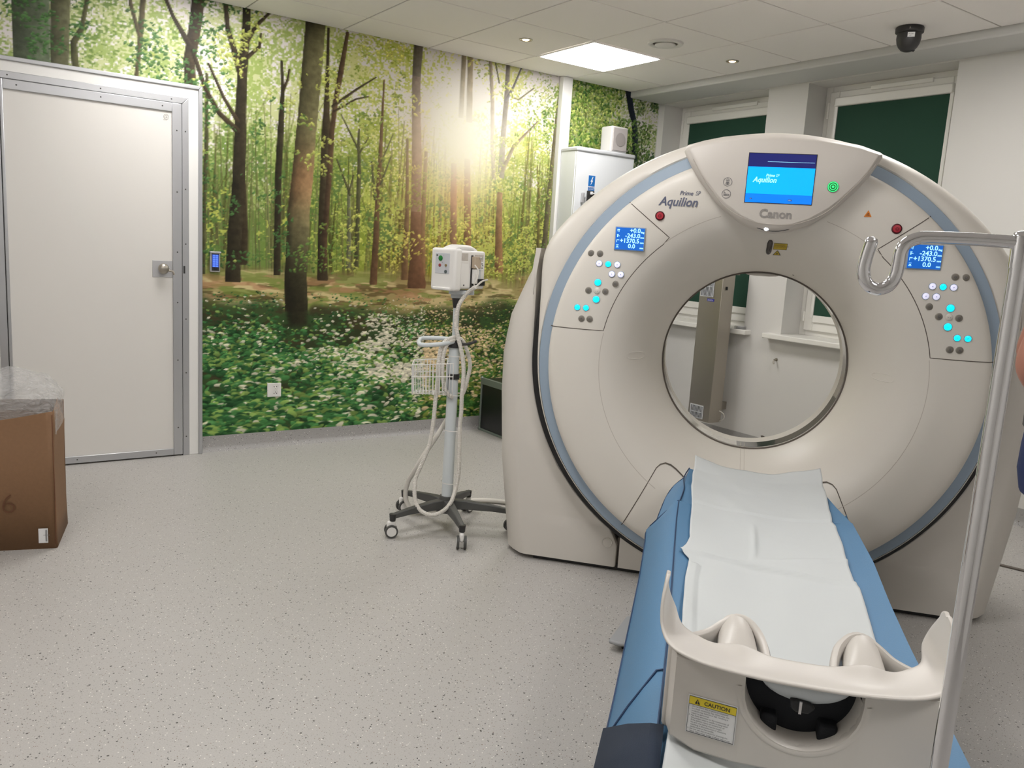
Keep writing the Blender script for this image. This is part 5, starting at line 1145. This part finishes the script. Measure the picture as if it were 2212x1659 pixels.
hose('floor_hose', [(-.006,.565,.035),(-.038,.503,.05),(-.075,.434,.06),(-.125,.345,.08),(-.165,.265,.10),(-.200,.19,.14),(-.214,.12,.16),(-.203,.06,.17),(-.165,.022,.17),(-.11,.014,.18),(-.05,.014,.21),(.0,.014,.28),(.06,.014,.37),(.14,.014,.41),(.24,.014,.42),(.34,.014,.40),(.43,.014,.37)], .0125, 0)

# ------------------------------------------------------------------ cardboard box with a plastic bag
BX = thing('cardboard_box', 'brown cardboard box with clear plastic bag bulging from the open top', 'box', (.17, 4.03, 0))
p0 = Vector((.37,3.841,0)); ex = Vector((-.203,.061,0)).normalized(); ey = Vector((-ex.y, ex.x, 0))*-1
if ey.y < 0: ey = -ey
ey = (Vector((.447,4.159,0))-p0).normalized(); BW, BD, BH = .42, .327, .60
def Bp(a, b, z): return p0+ex*a+ey*b+Vector((0,0,z))
def topz(a, side=0): return BH+(.004 if side else 0)-(.055*(min(1, max(0, (a-.015)/.30)))**.8 if not side else .0)
L = [[tuple(Bp(a, 0, 0)), tuple(Bp(a, 0, topz(a)*.5)), tuple(Bp(a, 0, topz(a)))] for a in np.linspace(0, BW, 16)]
obj('front_wall', MB().loft(L, closed=False), M['card'], BX, solid=.004, smooth=40)
L = [[tuple(Bp(.006*math.sin(PI*z_/.6)-.004, b, z_)) for z_ in (0,.1,.2,.3,.4,.5)]+[tuple(Bp(.008*(b/BD)-.004+.02*(b/BD), b, BH-.004+.0*b))] for b in np.linspace(.004, BD, 12)]
obj('side_wall', MB().loft(L, closed=False), M['card'], BX, solid=.004, smooth=40)
obj('rear_wall', MB().loft([[tuple(Bp(a, BD, 0)), tuple(Bp(a, BD, .59))] for a in np.linspace(0, BW, 8)], closed=False), M['card'], BX, solid=.004)
obj('left_wall', MB().loft([[tuple(Bp(BW, b, 0)), tuple(Bp(BW, b, .56))] for b in np.linspace(0, BD, 6)], closed=False), M['card'], BX, solid=.004)
obj('bottom', MB().add([Bp(0,0,.004),Bp(BW,0,.004),Bp(BW,BD,.004),Bp(0,BD,.004)], [(0,1,2,3)]), M['card'], BX)
obj('corner_crease', MB().rings([(Bp(.0015,-.001,.02),.0016),(Bp(-.0005,-.001,.2),.0018),(Bp(.001,-.001,.4),.0016),(Bp(.002,-.001,.585),.0016)], 6), M['card_in'], BX, smooth=60)
lb_ = obj('shipping_label', MB().add([Bp(.030,-.0052,.028),Bp(.066,-.0052,.028),Bp(.066,-.0052,.092),Bp(.030,-.0052,.092),Bp(.030,-.0042,.028),Bp(.066,-.0042,.028),Bp(.066,-.0042,.092),Bp(.030,-.0042,.092)], [(0,1,2,3),(7,6,5,4),(0,4,5,1),(1,5,6,2),(2,6,7,3),(3,7,4,0)]), M['label'], BX)
for k_ in range(5): obj('label_bar', MB().add([Bp(.033+k_*.0015,-.0058,.034),Bp(.0337+k_*.0015,-.0058,.034),Bp(.0337+k_*.0015,-.0058,.086),Bp(.033+k_*.0015,-.0058,.086)], [(0,1,2,3)]), M['printgrey'], lb_)
text('label_print', 'oo oo', .010, Bp(.048,-.0058,.060), M['logo_grey'], lb_, -ex)
text('box_digit', '6', .125, Bp(.205,-.0055,.165), M['ink'], BX, -ex, bold=-.0028)
obj('corner_tape', MB().add([Bp(-.0065,.012,.50),Bp(-.0065,.05,.49),Bp(-.012,.05,.60),Bp(-.012,.012,.60)], [(0,1,2,3)]), M['film'], BX)
# bag: a crumpled film lump hanging over the rim
rb = np.random.RandomState(11)
bn = [(rb.randn(3)*8, rb.rand()*6.28, rb.rand()) for _ in range(26)]
def crump(p):
    s_ = 0
    for kv, ph, w_ in bn: s_ += abs(math.sin(kv[0]*p[0]+kv[1]*p[1]+kv[2]*p[2]*1.2+ph))*(.4+w_)
    return s_/26-.55
def bagpt(u, v):
    an = 2*PI*u; k_ = v
    ca, sa = math.cos(an), math.sin(an); q_ = lambda c_: math.copysign(abs(c_)**.55, c_)
    if k_ < .25:
        t_ = k_/.25; hx, hy, z = BW/2-.006+(.020 if ca > .3 else 0), BD/2-.006, (.52 if ca > .3 else .54)+(.08 if ca > .3 else .05)*t_+.02*math.sin(an*3)*(1-t_)*(ca > .3)
    else:
        t_ = (k_-.25)/.75; hx, hy = (BW/2-.006+(.018*(1-t_) if ca > .3 else 0))*math.cos(t_*PI/2)**.55, (BD/2-.006)*math.cos(t_*PI/2)**.55; z = .59+.15*math.sin(t_*PI/2)
    a = BW/2-q_(ca)*hx; b = BD/2+q_(sa)*hy; p = Bp(a, b, z)
    c_ = crump((p.x*2.2, p.y*2.2, p.z*2.2)); d_r = (p-Bp(BW/2, BD/2, .56)).normalized()
    return tuple(p+d_r*(.10*c_*min(1,(k_-.2)*4) if k_ > .25 else .012*c_))
obj('plastic_bag', MB().grid(bagpt, 110, 60), M['film'], BX, smooth=180, label='clear crumpled plastic bag')

# ------------------------------------------------------------------ floor duct beside the far side of the scanner
obj('floor_duct', MB().box(-.012, .012, -.5, .45, 0, .008), M['floorstrip'], None, org=(0,0,0), bev=.002, label='thin grey cable duct strip on the floor at the right edge', cat='cable duct')
fd_ = bpy.data.objects['floor_duct']; fd_.location = (4.245, 1.70, 0); fd_.rotation_euler = (0, 0, math.atan2(.022, .069))

# ------------------------------------------------------------------ person at the right edge
PZ = Vector((2.287, .823, 0)); pr_ = Vector((.40, -.916, 0)).normalized()     # the direction the person faces
pf = Vector((pr_.y, -pr_.x, 0))                                              # the person's side nearer the camera
def Q(a, b, z): return PZ+pf*a+pr_*b+Vector((0,0,z*1.055))
PE = thing('person', 'person in blue clothes with bare elbow and black belt at the right edge', 'person', (PZ.x, PZ.y, 0))
def skin(n_, verts, edges, m, par, label=None, sub=2):
    me = bpy.data.meshes.new(n_); off = OFF[par.name]; bm = bmesh.new(); ly = bm.verts.layers.skin.verify(); vs = []
    for p, r in verts:
        v = bm.verts.new(Vector(p)-off); v[ly].radius = (r, r) if not isinstance(r, tuple) else r; vs.append(v)
    vs[0][ly].use_root = True
    for a, b in edges: bm.edges.new((vs[a], vs[b]))
    bm.to_mesh(me); bm.free(); me.materials.append(m); o = bpy.data.objects.new(n_, me); COL.objects.link(o); o.parent = par; OFF[o.name] = off
    md = o.modifiers.new('skin', 'SKIN'); md.use_smooth_shade = True; s_ = o.modifiers.new('sub', 'SUBSURF'); s_.levels = sub; s_.render_levels = sub
    if label: o['label'] = label
    return o
bv = [(Q(0,0,.96),.085),(Q(0,0,1.12),.085),(Q(0,-.005,1.30),.095),(Q(0,-.01,1.40),.075),(Q(0,-.005,1.475),.046),(Q(0,.005,1.525),.047),(Q(0,.026,1.565),.068),(Q(0,.018,1.62),.096),(Q(0,.008,1.68),.102),(Q(0,0,1.72),.085)]
be = [(k, k+1) for k in range(9)]
for sg in (1, -1):
    k = len(bv)
    bv += [(Q(sg*.155,-.02,1.385),.052),(Q(sg*.20,-.075,1.25),.049),(Q(sg*.222,-.118,1.135),.043),(Q(sg*.215,-.06,1.075),.043),(Q(sg*.175,.06,1.015),.033),(Q(sg*.150,.125,.985),.026),(Q(sg*.140,.165,.975),.030)]
    be += [(3, k)]+[(k+n_, k+n_+1) for n_ in range(6)]
    k = len(bv)
    bv += [(Q(sg*.085,.005,.88),.075),(Q(sg*.085,.03,.70),.068),(Q(sg*.085,.06,.47),.050),(Q(sg*.085,.075,.30),.048),(Q(sg*.085,.09,.08),.034),(Q(sg*.09,.20,.035),.028)]
    be += [(0, k)]+[(k+n_, k+n_+1) for n_ in range(5)]
bo = skin('body', bv, be, M['skin'], PE)
for sg in (-1, 1):
    hx, hb, hz = sg*.140, .165, .975
    for k_ in range(5):
        if k_ < 4: l_ = (.9, 1.05, 1.0, .8)[k_]; o_ = .017*(1.5-k_); pts = [(Q(hx,hb+.008,hz+o_*.7),.0115),(Q(hx-sg*.010,hb+.045*l_,hz+o_*1.0-.006),.0095),(Q(hx-sg*.028,hb+.068*l_,hz+o_*1.0-.016),.0085),(Q(hx-sg*.046,hb+.068*l_,hz+o_*.95-.026),.0078)]
        else: pts = [(Q(hx-sg*.006,hb-.015,hz+.022),.012),(Q(hx-sg*.028,hb+.010,hz+.034),.0105),(Q(hx-sg*.044,hb+.034,hz+.032),.009)]
        skin('finger', pts, [(i, i+1) for i in range(len(pts)-1)], M['skin'], PE, sub=1)
def ell(z, hw, hd, b0=0, n_=24): return [Q(hw*math.cos(2*PI*k/n_), b0+hd*math.sin(2*PI*k/n_), z) for k in range(n_)]
m_ = MB().loft([ell(.985,.158,.103), ell(1.05,.150,.100), ell(1.18,.158,.108), ell(1.32,.178,.112,-.005), ell(1.39,.180,.098,-.01), ell(1.425,.140,.080,-.01), ell(1.455,.082,.066,-.008), ell(1.468,.062,.060,-.006)])
for sg in (-1, 1): m_.rings([(Q(sg*.115,-.01,1.385),.058),(Q(sg*.160,-.025,1.372),.062),(Q(sg*.186,-.055,1.30),.061),(Q(sg*.200,-.075,1.235),.062)], 18, False)
obj('shirt', m_, M['cloth_blue'], PE, smooth=180, solid=-.004, label='blue short sleeved top')
m_ = MB().loft([ell(.995,.156,.101), ell(.93,.168,.106), ell(.87,.176,.112,.005), ell(.82,.172,.108,.012)])
for sg in (-1, 1): m_.rings([(Q(sg*.088,.005,.88),.092),(Q(sg*.088,.02,.76),.088),(Q(sg*.087,.04,.60),.076),(Q(sg*.086,.062,.44),.066),(Q(sg*.086,.078,.25),.060),(Q(sg*.087,.092,.07),.058)], 20, False)
obj('trousers', m_, M['cloth_dark'], PE, smooth=180, label='dark blue trousers')
obj('belt', MB().loft([ell(.975,.162,.107), ell(1.012,.161,.107)]), M['black'], PE, smooth=180, solid=-.003)
for sg in (-1, 1): skin('shoe', [(Q(sg*.09,.055,.045),.045),(Q(sg*.09,.13,.045),.043),(Q(sg*.092,.22,.036),.036),(Q(sg*.093,.27,.03),.028)], [(0,1),(1,2),(2,3)], M['black'], PE)
L = []
for ph in np.linspace(0.02, 1.75, 12):
    r_h = math.sin(min(ph, PI/2)); zh = .102*math.cos(ph)
    L.append([Q(.086*r_h*math.cos(t), (.004 if math.sin(t) < 0 or ph < 1.0 else .004-.02*(ph-1.0))+.100*r_h*math.sin(t)*(1 if math.sin(t) < 0 or ph < 1.0 else 1-.25*(ph-1.0)), 1.672+zh+(.03*(ph-1.0) if ph > 1.0 and math.sin(t) > 0 else 0)) for t in np.linspace(0, 2*PI, 29)[:-1]])
obj('hair', MB().loft(L, cap0=True), M['hair'], PE, smooth=180, solid=-.004)
for sg in (-1, 1):
    skin('ear', [(Q(sg*.083,.0,1.645),.012),(Q(sg*.085,-.004,1.625),.009)], [(0,1)], M['skin'], PE, sub=1)
    ey_ = Q(sg*.030,.0905,1.632); eo = obj('eye', MB().lathe([(.0001,-.0085),(.006,-.006),(.0085,0),(.006,.006),(.0001,.0085)], tuple(ey_), n=12), M['label'], PE, smooth=60)
    pu = ey_+pr_*.0068; obj('pupil', MB().rings([(pu, .0038), (pu+pr_*.0020, .003)], 10), M['hair'], eo)
    obj('eyebrow', MB().tube([Q(sg*.016,.100,1.652),Q(sg*.032,.097,1.657),Q(sg*.046,.088,1.652)], .0028, 6), M['hair'], PE, smooth=60)
skin('nose', [(Q(0,.090,1.63),.010),(Q(0,.104,1.60),.013)], [(0,1)], M['skin'], PE, sub=1)
obj('mouth', MB().tube([Q(-.020,.083,1.573),Q(0,.093,1.571),Q(.020,.083,1.573)], .0035, 6), M['redbulb'], PE, smooth=60)
build_mural()
